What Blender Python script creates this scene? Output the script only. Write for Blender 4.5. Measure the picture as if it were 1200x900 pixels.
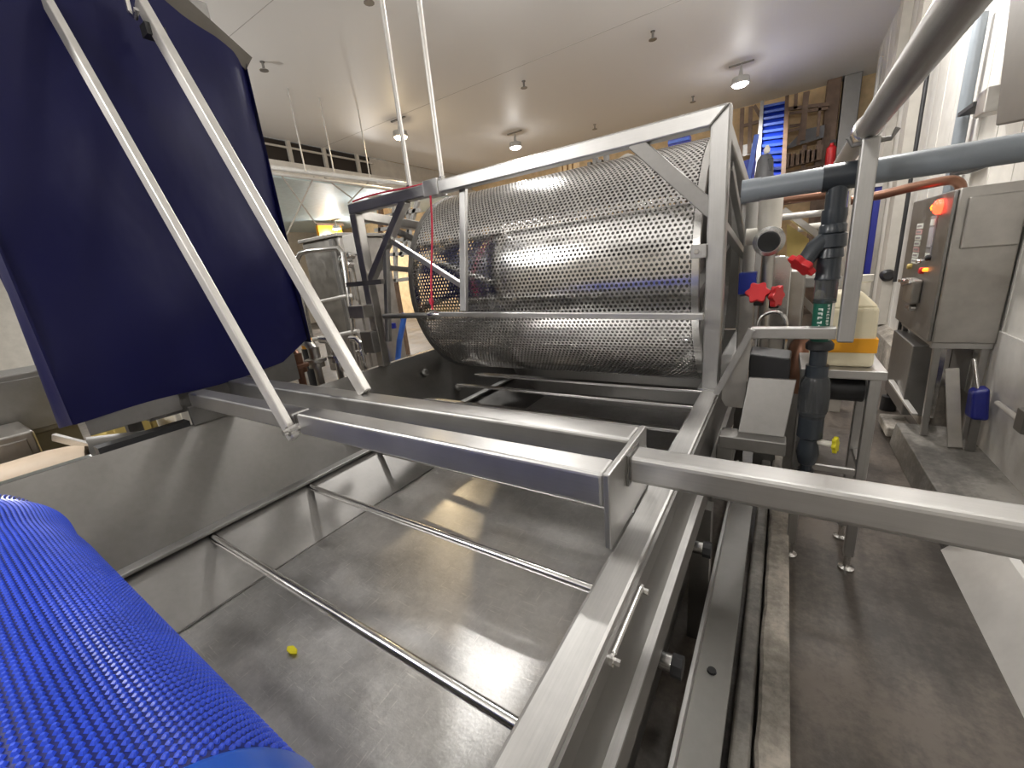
import bpy, math, random
import numpy as np
from mathutils import Vector, Matrix
random.seed(7)
scene = bpy.context.scene
for o in list(bpy.data.objects): bpy.data.objects.remove(o)
col = scene.collection
# ---------------------------------------------------------------- camera, world, exposure
# all coordinates below are in units of 0.75 m measured from the lens (x across the tank, y along it, z up)
S = 0.75
GZ = -2.4                                  # the floor
R = np.array([[0.8389665877610843, 0.5356410282289126, -0.09604037431411842],
              [0.07111454218239788, -0.28288830363343104, -0.9565129008840328],
              [-0.539516252313784, 0.7956524973537588, -0.27542570131346916]])
F = 478.13
def W(p): return Vector((p[0]*S, p[1]*S, (p[2]-GZ)*S))
cam = bpy.data.cameras.new('camera'); cam.sensor_width = 36; cam.lens = F/1200*36
cam.clip_start = .02; cam.clip_end = 200
camo = bpy.data.objects.new('camera', cam); col.objects.link(camo)
m = Matrix.Identity(4)
for i in range(3):
    m[i][0] = R[0][i]; m[i][1] = -R[1][i]; m[i][2] = -R[2][i]
m.translation = W((0, 0, 0)); camo.matrix_world = m
scene.camera = camo
wd = bpy.data.worlds.new('hall_air'); scene.world = wd; wd.use_nodes = True
wd.node_tree.nodes['Background'].inputs[0].default_value = (.80, .78, .75, 1)
wd.node_tree.nodes['Background'].inputs[1].default_value = .15
scene.view_settings.view_transform = 'Standard'; scene.view_settings.look = 'None'
scene.view_settings.gamma = 1; scene.view_settings.use_curve_mapping = False
scene.view_settings.exposure = 0.4
LAMP_W = 90.0      # shielded lamps in the hall
OMNI_W = 95.0      # open unseen lamps, hung low to wash the ceiling with fill light
SPILL_W = 8.0
# high bay lamps hung from the ceiling: (x, y, warm)
LAMPS = [(-1.36, 14.5, 0), (-8.56, 14.4, 0), (-10.23, 10.35, 1), (-4.22, 6.45, 0),
         (-4.9, -1.7, 0), (.6, 4.4, 0), (-11.5, 3.0, 0), (-11, -4, 0), (-.9, -3.4, 0), (.5, 7.4, 0)]  # this row is out of view, hung low as added ceiling wash and fill
CEIL = 4.65

def P(u, v, x=None, y=None, z=None):
    """point of the place at a given depth plane, from a surveyed sight line"""
    d = R.T @ np.array([(u-600)/F, (v-450)/F, 1.0])
    t = x/d[0] if x is not None else y/d[1] if y is not None else z/d[2]
    return (float(d[0]*t), float(d[1]*t), float(d[2]*t))

# ---------------------------------------------------------------- materials
def nodes(name):
    mt = bpy.data.materials.new(name); mt.use_nodes = True
    nt = mt.node_tree; return mt, nt, nt.nodes['Principled BSDF']
def setv(b, **k):
    for n, v in k.items():
        n = n.replace('_', ' ')
        b.inputs[n].default_value = (*v, 1) if isinstance(v, tuple) and len(v) == 3 else v
def N(nt, t, **k):
    n = nt.nodes.new(t)
    for a, v in k.items():
        if a in n.inputs: n.inputs[a].default_value = v
        else: setattr(n, a, v)
    return n
def coords(nt, sc=(1, 1, 1), rot=(0, 0, 0)):
    tc = N(nt, 'ShaderNodeTexCoord'); mp = N(nt, 'ShaderNodeMapping')
    mp.inputs['Scale'].default_value = sc; mp.inputs['Rotation'].default_value = rot
    nt.links.new(tc.outputs['Object'], mp.inputs[0]); return mp.outputs[0]
def ramp(nt, src, stops):
    r = N(nt, 'ShaderNodeValToRGB'); nt.links.new(src, r.inputs[0]); e = r.color_ramp.elements
    while len(e) < len(stops): e.new(.5)
    for i, (p, c) in enumerate(stops):
        e[i].position = p; e[i].color = (*c, 1) if isinstance(c, tuple) else (c, c, c, 1)
    return r.outputs[0]
def bump(nt, b, src, st, dist=.01, prev=None):
    n = N(nt, 'ShaderNodeBump', Strength=st, Distance=dist); nt.links.new(src, n.inputs['Height'])
    if prev: nt.links.new(prev, n.inputs['Normal'])
    nt.links.new(n.outputs[0], b.inputs['Normal']); return n.outputs[0]
def noise(nt, co, scale, detail=4, rough=.6):
    n = N(nt, 'ShaderNodeTexNoise', Scale=scale, Detail=detail, Roughness=rough); nt.links.new(co, n.inputs['Vector']); return n.outputs['Fac']
def steel(name, c=.55, r=(.25, .42), grain=(4, 300, 300), st=.06, tint=(1, .985, .96), mottle=.12, aniso=.0):
    mt, nt, b = nodes(name); setv(b, Metallic=1.0)
    g = noise(nt, coords(nt, grain), 1, 3, .6)
    big = noise(nt, coords(nt), 5, 5, .65)
    mx = N(nt, 'ShaderNodeMath', operation='MULTIPLY_ADD'); nt.links.new(big, mx.inputs[0]); mx.inputs[1].default_value = .6
    m2 = N(nt, 'ShaderNodeMath', operation='MULTIPLY'); nt.links.new(g, m2.inputs[0]); m2.inputs[1].default_value = .4
    nt.links.new(m2.outputs[0], mx.inputs[2])
    lo, hi = c*(1-mottle), c*(1+mottle)
    nt.links.new(ramp(nt, mx.outputs[0], [(.3, tuple(lo*t for t in tint)), (.7, tuple(hi*t for t in tint))]), b.inputs['Base Color'])
    nt.links.new(ramp(nt, mx.outputs[0], [(.3, r[0]), (.7, r[1])]), b.inputs['Roughness'])
    bump(nt, b, g, st, .002)
    return mt
def plain(name, c, r=.5, metal=0, spec=.5, bumpsc=None, bst=.1, var=.08, em=None, emst=0, alpha=None, trans=0):
    mt, nt, b = nodes(name); setv(b, Metallic=float(metal), Roughness=r)
    b.inputs['Specular IOR Level'].default_value = spec
    n = noise(nt, coords(nt), 6, 4)
    nt.links.new(ramp(nt, n, [(.3, tuple(x*(1-var) for x in c)), (.7, tuple(min(1, x*(1+var)) for x in c))]), b.inputs['Base Color'])
    if bumpsc: bump(nt, b, noise(nt, coords(nt), bumpsc, 4), bst, .01)
    if em: b.inputs['Emission Color'].default_value = (*em, 1); b.inputs['Emission Strength'].default_value = emst
    if trans: b.inputs['Transmission Weight'].default_value = trans
    return mt
MT = {}
MT['tube'] = steel('brushed_tube_steel', .50, (.34, .48), (3, 260, 260), .05)
MT['tube_y'] = steel('brushed_tube_steel_lengthwise', .46, (.36, .52), (200, 4, 200), .05, mottle=.18)
MT['tube_z'] = steel('brushed_tube_steel_upright', .44, (.36, .50), (200, 200, 4), .04)
MT['sheet'] = steel('dull_sheet_steel', .27, (.40, .55), (30, 30, 30), .04, (1, .97, .93))
MT['drum'] = steel('perforated_sheet_steel', .70, (.13, .22), (6, 60, 60), .03)
MT['bar'] = steel('polished_bar_steel', .68, (.16, .28), (2, 120, 120), .04)
MT['dark'] = steel('dark_steel', .26, (.4, .6), (20, 20, 20), .05, (1, .97, .93))
MT['equip'] = steel('equipment_steel', .42, (.3, .5), (10, 10, 10), .05, (1, .96, .9))
def tank_floor():
    mt, nt, b = nodes('scratched_tank_floor_steel'); setv(b, Metallic=1.0)
    co = coords(nt)
    big = noise(nt, co, 3.2, 6, .7)
    fine = noise(nt, co, 30, 6, .75)
    mx = N(nt, 'ShaderNodeMath', operation='MULTIPLY_ADD'); nt.links.new(fine, mx.inputs[0]); mx.inputs[1].default_value = .45; nt.links.new(big, mx.inputs[2])
    # scratches: thin dark-light streaks in two directions
    sc1 = noise(nt, coords(nt, (5, 110, 5), (0, 0, .5)), 1.5, 3, .7)
    sc2 = noise(nt, coords(nt, (110, 6, 5), (0, 0, .35)), 1.5, 3, .7)
    s = N(nt, 'ShaderNodeMath', operation='MAXIMUM'); nt.links.new(sc1, s.inputs[0]); nt.links.new(sc2, s.inputs[1])
    line = ramp(nt, s.outputs[0], [(.62, 0.0), (.70, 1.0)])
    basec = ramp(nt, mx.outputs[0], [(.40, (.46, .455, .445)), (1.0, (.80, .79, .775))])
    mixc = N(nt, 'ShaderNodeMix', data_type='RGBA'); nt.links.new(line, mixc.inputs[0]); nt.links.new(basec, mixc.inputs[6]); mixc.inputs[7].default_value = (.85, .83, .8, 1)
    nt.links.new(mixc.outputs[2], b.inputs['Base Color'])
    nt.links.new(ramp(nt, mx.outputs[0], [(.30, .24), (1.05, .44)]), b.inputs['Roughness'])
    pv = bump(nt, b, mx.outputs[0], .10, .004)
    bump(nt, b, noise(nt, co, 70, 3, .6), .22, .003, pv)
    return mt
MT['tankfloor'] = tank_floor()
def tarp():
    mt, nt, b = nodes('navy_vinyl'); setv(b, Base_Color=(.003, .0035, .042), Roughness=.5)
    b.inputs['Specular IOR Level'].default_value = .22; n = noise(nt, coords(nt, (1, 1.2, .7)), 2.5, 3, .5); p = bump(nt, b, n, .35, .05)
    bump(nt, b, noise(nt, coords(nt), 400, 2), .05, .001, p); return mt
MT['tarp'] = tarp()
MT['beltbase'] = plain('blue_belt_gap_shade', (.003, .010, .13), .45, var=.15)  # much darker than the nubs, paints the shade in the gaps
MT['beltnub'] = plain('blue_belt_lit_nubs', (.030, .085, .66), .32, spec=.6, var=.12)  # brighter blue paints the lit tops
MT['beltedge'] = plain('blue_belt_border', (.004, .07, .42), .30)
def concrete(name, c, r=.6, wet=.25):
    mt, nt, b = nodes(name)
    co = coords(nt); big = noise(nt, co, 1.1, 7, .65); fine = noise(nt, co, 26, 6, .7)
    streak = noise(nt, coords(nt, (5, .8, 1)), 1.2, 5, .6)
    a = N(nt, 'ShaderNodeMath', operation='MULTIPLY_ADD'); nt.links.new(fine, a.inputs[0]); a.inputs[1].default_value = .35; nt.links.new(big, a.inputs[2])
    a2 = N(nt, 'ShaderNodeMath', operation='MULTIPLY_ADD'); nt.links.new(streak, a2.inputs[0]); a2.inputs[1].default_value = .4; nt.links.new(a.outputs[0], a2.inputs[2])
    nt.links.new(ramp(nt, a2.outputs[0], [(.74, tuple(x*.5 for x in c)), (.87, c), (.99, tuple(min(1, x*1.7) for x in c))]), b.inputs['Base Color'])
    nt.links.new(ramp(nt, big, [(.35, r-wet), (.65, r)]), b.inputs['Roughness'])
    bump(nt, b, fine, .25, .006); return mt
MT['floor'] = concrete('worn_concrete', (.088, .074, .062), .62, .28)
MT['curb'] = concrete('pale_concrete', (.34, .31, .27), .75, .05)
MT['plinth'] = concrete('plinth_concrete', (.17, .16, .145), .6, .2)
def ceiling_mat():
    mt, nt, b = nodes('white_ribbed_ceiling'); setv(b, Roughness=.46, Base_Color=(.76, .755, .745))
    w = N(nt, 'ShaderNodeTexWave', Scale=9.0, wave_type='BANDS', bands_direction='X'); nt.links.new(coords(nt), w.inputs[0])
    r = ramp(nt, w.outputs['Fac'], [(.0, 0.0), (.25, 1.0), (.8, 1.0), (1.0, 0.0)])
    bump(nt, b, r, .12, .006); return mt
MT['ceiling'] = ceiling_mat()
MT['white'] = plain('white_wall_panel', (.66, .64, .60), .4, bumpsc=40, bst=.03)
MT['white_dim'] = plain('offwhite_paint', (.50, .47, .42), .5)
MT['tan'] = plain('tan_wall_panel', (.62, .44, .24), .6, var=.15)
MT['brown'] = plain('brown_steelwork', (.16, .10, .065), .55, var=.25)
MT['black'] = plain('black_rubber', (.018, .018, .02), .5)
MT['recess'] = plain('shaded_opening_fill', (.018, .012, .009), .7)  # near-black colour stands in for the shade inside the opening
MT['pvc'] = plain('grey_pvc', (.20, .225, .25), .35, var=.05)
MT['pvcdark'] = plain('charcoal_pvc', (.028, .034, .042), .28, var=.1)
MT['pvcwhite'] = plain('white_pvc', (.70, .67, .60), .35)
MT['red'] = plain('red_handle', (.55, .015, .02), .35)
MT['redlit'] = plain('lit_red_lens', (.8, .02, .01), .3, em=(1, .04, .015), emst=6)
MT['amberlit'] = plain('amber_lens', (.9, .3, .02), .3, em=(1, .25, .02), emst=2)
MT['yellow'] = plain('yellow_handle', (.70, .62, .02), .4)
MT['yellowpanel'] = plain('yellow_panel', (.62, .48, .16), .5)
MT['blue'] = plain('blue_plastic', (.008, .03, .32), .35)
MT['bluelite'] = plain('blue_cleat', (.035, .09, .40), .35)
MT['navy'] = plain('navy_door', (.012, .018, .20), .4)
MT['jug'] = plain('cream_jug_plastic', (.80, .72, .52), .4, var=.04)
MT['orange'] = plain('orange_band', (.85, .38, .015), .4, var=.05)
MT['green'] = plain('green_label', (.008, .10, .065), .4)
MT['ink'] = plain('white_print', (.75, .78, .74), .5)
MT['grayprint'] = plain('grey_print', (.30, .29, .30), .5)
MT['pinkprint'] = plain('pink_print', (.62, .40, .40), .5)
MT['screen'] = plain('pale_screen', (.60, .60, .66), .25)
MT['copper'] = plain('brown_conduit', (.19, .095, .06), .35, metal=.6)
MT['hose'] = plain('blue_hose', (.05, .16, .60), .4)
MT['cord'] = plain('red_cord', (.60, .03, .07), .6)
MT['paint'] = plain('grey_painted_steel', (.42, .41, .39), .45)
MT['duct'] = plain('beige_insulation', (.50, .40, .30), .55)
MT['bay'] = plain('pale_blue_white_paint', (.58, .70, .74), .45)
MT['boxbrown'] = plain('brown_grey_paint', (.10, .088, .072), .5)
MT['motorgrey'] = plain('motor_grey_paint', (.10, .10, .105), .5)
MT['lining'] = steel('polished_lining_steel', .88, (.30, .40), (3, 2, 3), .6, mottle=.05)
MT['frp'] = plain('white_frp_sheet', (.62, .60, .57), .22, bumpsc=3, bst=.5)
MT['rod'] = plain('zinc_rod', (.58, .56, .53), .42, metal=.5)
MT['lens'] = plain('lamp_lens', (1, 1, 1), .4, em=(1, .96, .90), emst=30)
MT['lenswarm'] = plain('warm_lamp_lens', (1, .9, .7), .4, em=(1, .80, .42), emst=30)
def clear(name, c):
    mt, nt, b = nodes(name); setv(b, Base_Color=c, Roughness=.06); b.inputs['Transmission Weight'].default_value = .75; b.inputs['IOR'].default_value = 1.35; return mt
MT['clear'] = clear('clear_pvc', (.62, .68, .70))
MT['darkclear'] = clear('smoked_clear_pvc', (.16, .17, .18))

# ---------------------------------------------------------------- mesh builder
ORG = {}
class MB:
    def __init__(s): s.v = []; s.f = []
    def add(s, vs, fs):
        n = len(s.v); s.v += [tuple(map(float, p)) for p in vs]; s.f += [tuple(i+n for i in f) for f in fs]; return s
    def box(s, x0, x1, y0, y1, z0, z1):
        vs = [(x, y, z) for z in (z0, z1) for y in (y0, y1) for x in (x0, x1)]
        return s.add(vs, [(0, 2, 3, 1), (4, 5, 7, 6), (0, 1, 5, 4), (2, 6, 7, 3), (0, 4, 6, 2), (1, 3, 7, 5)])
    def hexa(s, q0, q1):          # two quads joined
        return s.add(list(q0)+list(q1), [(3, 2, 1, 0), (4, 5, 6, 7), (0, 1, 5, 4), (1, 2, 6, 5), (2, 3, 7, 6), (3, 0, 4, 7)])
    def bar(s, p, q, w, h, up=(0, 0, 1)):
        p, q, up = Vector(p), Vector(q), Vector(up); d = (q-p).normalized()
        a = d.cross(up)
        if a.length < 1e-4: a = d.cross(Vector((0, 1, 0)))
        a.normalize(); b = a.cross(d).normalized(); a *= w/2; b *= h/2
        sec = lambda c: [c-a-b, c+a-b, c+a+b, c-a+b]
        return s.hexa(sec(p), sec(q))
    def prism(s, pts, off):       # polygon + extrusion vector
        n = len(pts); o = Vector(off); a = [Vector(p) for p in pts]; b = [p+o for p in a]
        return s.add(a+b, [tuple(range(n-1, -1, -1)), tuple(range(n, 2*n))]+[(i, (i+1) % n, n+(i+1) % n, n+i) for i in range(n)])
    def path(s, pts, r, n=12, cap=True):
        pts = [Vector(p) for p in pts]; rs = r if isinstance(r, (list, tuple)) else [r]*len(pts)
        rings = []; ref = None
        for i, p in enumerate(pts):
            d = (pts[min(i+1, len(pts)-1)]-pts[max(i-1, 0)]).normalized()
            if ref is None:
                ref = d.cross(Vector((0, 0, 1)))
                if ref.length < 1e-3: ref = d.cross(Vector((0, 1, 0)))
            ref = (ref-d*ref.dot(d)).normalized(); b = d.cross(ref)
            rings.append([p+(ref*math.cos(t)+b*math.sin(t))*rs[i] for t in [2*math.pi*k/n for k in range(n)]])
        vs = [q for rr in rings for q in rr]; fs = []
        for i in range(len(pts)-1):
            for k in range(n): fs.append((i*n+k, i*n+(k+1) % n, (i+1)*n+(k+1) % n, (i+1)*n+k))
        if cap: fs += [tuple(range(n-1, -1, -1)), tuple(range((len(pts)-1)*n, len(pts)*n))]
        return s.add(vs, fs)
    def tube(s, p, q, r, n=14): return s.path([p, q], r, n)
    def lathe(s, c, axis, prof, n=24):      # prof = (distance along axis, radius)
        c, ax = Vector(c), Vector(axis).normalized()
        a = ax.cross(Vector((0, 0, 1)))
        if a.length < 1e-3: a = Vector((1, 0, 0))
        a.normalize(); b = ax.cross(a); vs = []; fs = []
        for h, r in prof:
            for k in range(n):
                t = 2*math.pi*k/n; vs.append(c+ax*h+(a*math.cos(t)+b*math.sin(t))*max(r, 1e-4))
        for i in range(len(prof)-1):
            for k in range(n): fs.append((i*n+k, i*n+(k+1) % n, (i+1)*n+(k+1) % n, (i+1)*n+k))
        fs += [tuple(range(n-1, -1, -1)), tuple(range((len(prof)-1)*n, len(prof)*n))]
        return s.add(vs, fs)
    def build(s, name, mat, parent=None, bevel=0, smooth=False, origin=None):
        v = np.array(s.v, float)
        if origin is None:
            if parent is not None: origin = ORG[parent.name]
            else:
                lo, hi = v.min(0), v.max(0); origin = ((lo[0]+hi[0])/2, (lo[1]+hi[1])/2, lo[2])
        me = bpy.data.meshes.new(name); me.from_pydata(((v-np.array(origin))*S).tolist(), [], s.f); me.update()
        me.materials.append(MT[mat] if isinstance(mat, str) else mat)
        if smooth: me.shade_smooth() if smooth is True else me.shade_auto_smooth(angle=smooth) if hasattr(me, 'shade_auto_smooth') else me.shade_smooth()
        o = bpy.data.objects.new(name, me); col.objects.link(o); ORG[o.name] = tuple(origin)
        if parent is not None: o.parent = parent
        else: o.location = W(origin)
        if bevel:
            bm = o.modifiers.new('bevel', 'BEVEL'); bm.width = bevel*S; bm.segments = 3 if bevel > .012 else 2; bm.limit_method = 'ANGLE'
        if smooth and smooth is not True or smooth is True:
            me.set_sharp_from_angle(angle=math.radians(40))
        return o
def tag(o, label, cat, group=None):
    o['label'] = label; o['category'] = cat
    if group: o['group'] = group
    return o
def thing(name, loc, label, cat, group=None):
    o = bpy.data.objects.new(name, None); o.empty_display_size = .1; col.objects.link(o); o.location = W(loc); ORG[o.name] = tuple(loc)
    return tag(o, label, cat, group)
def struct(o): o['kind'] = 'structure'; return o
def share(src, name, dloc, parent):         # another piece with the same mesh, moved by dloc
    o = bpy.data.objects.new(name, src.data); col.objects.link(o); o.parent = parent; ORG[o.name] = ORG[src.name]
    o.location = Vector(src.location)+Vector(dloc)*S
    for md in src.modifiers:
        n = o.modifiers.new(md.name, md.type); n.width = md.width; n.segments = md.segments; n.limit_method = md.limit_method
    return o
def copy_tree(o, dloc, label, group=None, parent=None):
    c = o.copy(); col.objects.link(c); ORG[c.name] = ORG[o.name]
    if parent is None:
        c.location = Vector(o.location)+Vector(dloc)*S; c['label'] = label
        if group: c['group'] = group
    else: c.parent = parent
    for ch in list(o.children): copy_tree(ch, None, None, None, c)
    return c

# ---------------------------------------------------------------- the hall
WX, YF, YB, LX = 1.72, 18.8, -9.0, -27.0
fl = struct(MB().box(LX, WX+.3, YB, YF, GZ-.1, GZ).build('floor', 'floor'))
ce = struct(MB().box(-14, WX+.3, YB, YF, CEIL, CEIL+.1).build('ceiling', 'ceiling'))
sm = MB()
for y in (5.1, 10.2): sm.box(-14, WX, y, y+.012, CEIL-.004, CEIL)
sm.build('ceiling_joint', 'paint', ce)
# right wall: upright white panels with open joints over a backing
wr = struct(MB().box(WX+.04, WX+.3, YB, 15.6, GZ, CEIL).build('wall_right', 'white_dim'))
yy = YB
pw = 1.16
src = MB().box(WX, WX+.04, 0, pw-.02, -1.75, CEIL).build('wall_panel', 'white', wr)
src.location = Vector((0, yy*S, 0))
k = 1
while yy+k*pw < 15.5:
    share(src, 'wall_panel', (0, k*pw, 0), wr); k += 1
rb = MB()
for i in range(int((15.5-YB)/pw)+1):
    for t in (.5,): rb.box(WX-.006, WX, YB+i*pw+t*pw, YB+i*pw+t*pw+.035, -1.75, CEIL)
rb = rb.build('panel_rib', 'white', wr); rb['kind'] = 'stuff'
struct(MB().prism([(WX+.04, 6.4, GZ), (WX+.04, 6.4, -1.75), (WX-.04, 6.4, -1.75), (WX-.16, 6.4, -1.85), (WX-.16, 6.4, GZ)], (0, 9.2, 0)).build('baseboard_right', 'curb'))
# far wall behind the processing line
wf = struct(MB().box(LX, WX+5, YF, YF+.3, GZ, CEIL+2).build('wall_far', 'tan'))
struct(MB().box(LX, WX+5, YB-.3, YB, GZ, CEIL).build('wall_back', 'white_dim'))
struct(MB().box(LX-.3, LX, YB, YF, GZ, CEIL).build('wall_left', 'white_dim'))
# the lower ceiling of the bay on the left and a dark strip standing in for the shaded opening over its beam
struct(MB().box(LX, -14.05, YB, YF, 3.5, 3.6).build('ceiling_low_bay', 'bay'))
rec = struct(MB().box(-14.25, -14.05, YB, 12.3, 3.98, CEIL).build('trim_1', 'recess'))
struct(MB().box(-14.25, -14.05, 12.3, YF, 3.6, CEIL).build('trim_2', 'white_dim'))
struct(MB().box(-14.25, -13.85, YB, YF, 3.6, 3.98).build('trim_3', 'white'))
rp = MB()
for y in (8.9, 10.2, 11.6): rp.box(-14.03, -13.93, y, y+.12, 3.98, CEIL)
rp.tube((-13.98, YB, 4.45), (-13.98, 12.4, 4.45), .035)
rp.build('recess_post', 'white_dim', rec)

# plinth with a steel kick plate along the right wall
pl = struct(MB().prism([(1.17, 3.9, GZ), (1.2, 3.9, -2.13), (WX+.03, 3.9, -2.12), (WX+.03, 3.9, GZ)], (0, 2.05, 0)).build('trim_4', 'plinth', bevel=.012))
MB().prism([(1.20, -3, GZ), (1.385, -3, -2.13), (WX+.03, -3, -2.12), (WX+.03, -3, GZ)], (0, 6.9, 0)).build('plinth_run', 'plinth', pl)
kp = MB().prism([(1.163, -3, GZ), (1.36, -3, -2.125), (1.40, -3, -2.105), (1.40, -3, -2.118), (1.372, -3, -2.132), (1.178, -3, GZ)], (0, 6.9, 0)).build('skirt_plate', 'frp', pl)
ln = MB().prism([(WX-.004, -3, -2.12), (WX-.02, -3, -1.0), (WX-.002, -3, -1.0), (WX-.002, -3, -2.12)], (0, 8.6, 0)).build('wall_lining', 'frp', wr)

# ---------------------------------------------------------------- lamps
def lamp(i, x, y, warm, cz, lab):
    cz0 = cz; low = 4 <= i < 20; hang = .9 if i == 9 else 1.1
    t = thing('high_bay_lamp', (x, y, cz-(hang+.55 if low else .55)), lab, 'ceiling lamp')
    if low: cz = cz-hang; MB().tube((x, y, cz-.1), (x, y, cz0), .02, 8).build('drop_rod', 'paint', t)  # unseen lamps hang lower so their open light washes the ceiling
    MB().lathe((x, y, cz-.5), (0, 0, 1), [(0, .205), (.03, .23), (.16, .21), (.2, .06), (.5, .012)]).build('lamp_housing', 'paint', t, smooth=True)
    MB().lathe((x, y, cz-.56), (0, 0, 1), [(0, .03), (.015, .15), (.06, .2)]).build('lamp_lens', 'lenswarm' if warm else 'lens', t, smooth=True)
    MB().box(x-.3, x+.3, y-.03, y+.03, cz0-.03, cz0).build('mounting_strut', 'dark', t)
    cl = (1, .78, .48) if warm else (1, .975, .94)
    if not low:                                  # shielded reflector: most light goes down, a little spills sideways
        L = bpy.data.lights.new('lamp_light', 'AREA'); L.shape = 'DISK'; L.size = .3; L.spread = math.radians(165); L.energy = LAMP_W*(.6 if warm else 2.2 if i >= 20 else 1); L.color = cl
        lo = bpy.data.objects.new('lamp_light', L); col.objects.link(lo); lo.parent = t; lo.location = (0, 0, -.03)
    L = bpy.data.lights.new('lamp_glow', 'POINT'); L.energy = OMNI_W*{4: 2.2, 8: 1.1, 5: .6, 9: 1.05}.get(i, 1) if low else SPILL_W*(8 if i >= 20 else 1); L.shadow_soft_size = .15 if low else .12; L.color = cl
    lo = bpy.data.objects.new('lamp_glow', L); col.objects.link(lo); lo.parent = t; lo.location = (0, 0, -.32 if low else -.16)
LL = ['white high bay lamp above the blue cleated elevator', 'white high bay lamp hanging beyond the middle of the drum', 'warm yellow high bay lamp beside the hanging rods',
      'white high bay lamp over the back of the drum', 'high bay lamp over the infeed belt', 'unseen fill lamp over the aisle beside the jug stand',
      'unseen fill lamp left of the covered hoist', 'unseen fill lamp in the hall corner behind the hoist', 'unseen fill lamp over the aisle behind the infeed belt', 'unseen fill lamp over the aisle opposite the control cabinet']
for i, (x, y, w) in enumerate(LAMPS): lamp(i, x, y, w, CEIL, LL[i])
for i, (x, y) in enumerate([(-21.5, 15.6), (-15.2, 13.4), (-21, 6)]):
    lamp(20+i, x, y, 0, 3.5, ['lamp under the low ceiling near the far orange wall', 'lamp under the low ceiling beside the white beam', 'lamp under the low ceiling behind the hoist'][i])

# ---------------------------------------------------------------- wash tank
tk = thing('wash_tank', (-2.2, 2.4, GZ), 'long stainless steel wash tank with a square tube rim', 'tank')
TY0, TY1 = -.5, 5.62
MB().box(-.447, -.335, TY0, TY1, -1.10, -1.0).build('rim_rail', 'tube_y', tk, bevel=.012)
MB().box(-4.11, -4.0, TY0, .57, -1.09, -1.0).build('rim_rail', 'bar', tk, bevel=.012)
MB().box(-4.09, -4.0, 2.75, TY1, -1.07, -1.0).build('rim_rail', 'bar', tk, bevel=.012)
MB().hexa([(-4.0, TY0, -1.0), (-4.0, TY1, -1.0), (-3.68, TY1, -1.75), (-3.68, TY0, -1.75)],
          [(-4.02, TY0, -1.0), (-4.02, TY1, -1.0), (-3.70, TY1, -1.75), (-3.70, TY0, -1.75)]).build('side_wall', 'sheet', tk)
MB().hexa([(-3.68, TY0, -1.75), (-3.68, TY1, -1.75), (-3.18, TY1, -2.10), (-3.18, TY0, -2.10)],
          [(-3.70, TY0, -1.76), (-3.70, TY1, -1.76), (-3.20, TY1, -2.12), (-3.20, TY0, -2.12)]).build('lower_side_wall', 'sheet', tk)
MB().box(-3.72, -3.59, TY0, TY1-.1, -1.765, -1.735).build('support_ledge', 'tube_y', tk, bevel=.006)
MB().bar((-3.18, TY0, -2.097), (-3.18, TY1, -2.097), .014, .012).build('weld_seam', 'dark', tk)
fb = MB(); nx, ny = 24, 40
for i in range(nx+1):
    for j in range(ny+1):
        x = -3.18+(i/nx)*(2.76); y = TY0+(j/ny)*(TY1-TY0)
        z = -2.10-.05*math.sin(math.pi*i/nx)+.35*max(0, (i/nx-.78)/.22)**2+.006*math.sin(x*5+y*3)
        fb.v.append((x, y, z))
for i in range(nx):
    for j in range(ny): a = i*(ny+1)+j; fb.f.append((a, a+ny+1, a+ny+2, a+1))
fb.build('tank_floor', 'tankfloor', tk, smooth=True)
MB().box(-.425, -.405, TY0, TY1, -2.2, -1.05).build('side_wall', 'sheet', tk)
MB().box(-4.0, -.42, TY1-.02, TY1, -2.2, -1.0).build('end_wall', 'dark', tk)
MB().box(-4.0, -.42, TY0, TY0+.02, -2.2, -1.0).build('end_wall', 'sheet', tk)
# flanges on the outer side of the tank
MB().box(-.314, -.283, TY0, TY1, -1.315, -1.30).build('side_flange', 'tube_y', tk)
MB().hexa([(-.335, TY0, -1.10), (-.335, TY1, -1.10), (-.345, TY1, -1.10), (-.345, TY0, -1.10)], [(-.312, TY0, -1.31), (-.312, TY1, -1.31), (-.322, TY1, -1.31), (-.322, TY0, -1.31)]).build('outer_skin', 'dark', tk)
MB().box(-.30, -.283, TY0, TY1, -1.44, -1.315).build('flange_web', 'dark', tk)
MB().box(-.335, -.325, TY0, TY1, -1.10, -1.02).build('rim_lip', 'sheet', tk)
MB().box(-4.12, -4.0, .60, 1.16, -1.02, -.955).build('rim_gap_shade', 'black', tk)  # black box stands in for the dark gap and shadow along the rim
rodm = MB().lathe((-3.6, .946, -1.80), (1, 0, 0), [(0, .028), (3.17, .028)], 16).build('cross_rod', 'bar', tk, smooth=True)
for dy in (.816, 1.63): share(rodm, 'cross_rod', (0, dy, 0), tk)
for y, z, r in ((3.40, -1.45, .035), (4.02, -1.45, .03), (4.45, -1.42, .05)):
    MB().box(-3.62, -.44, y-r, y+r, z-.03, z+.0).build('support_bar', 'bar', tk, bevel=.008)
for y in (1.28, 2.02, .62):
    s_ = MB().lathe((-.405, y, -1.53), (1, 0, 0), [(0, .034), (.16, .034)], 16).build('pipe_stub', 'bar', tk, smooth=True)
    MB().lathe((-.255, y, -1.53), (1, 0, 0), [(0, .042), (.04, .042)], 8).build('stub_cap', 'black', s_)
for y in (-.2, 2.25, 4.9):
    MB().box(-.36, -.25, y, y+.1, GZ, -1.44).build('leg', 'dark', tk)
for y in (0.4, 5.2): MB().box(-4.13, -4.03, y, y+.11, GZ, -1.09).build('leg', 'dark', tk)
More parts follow.
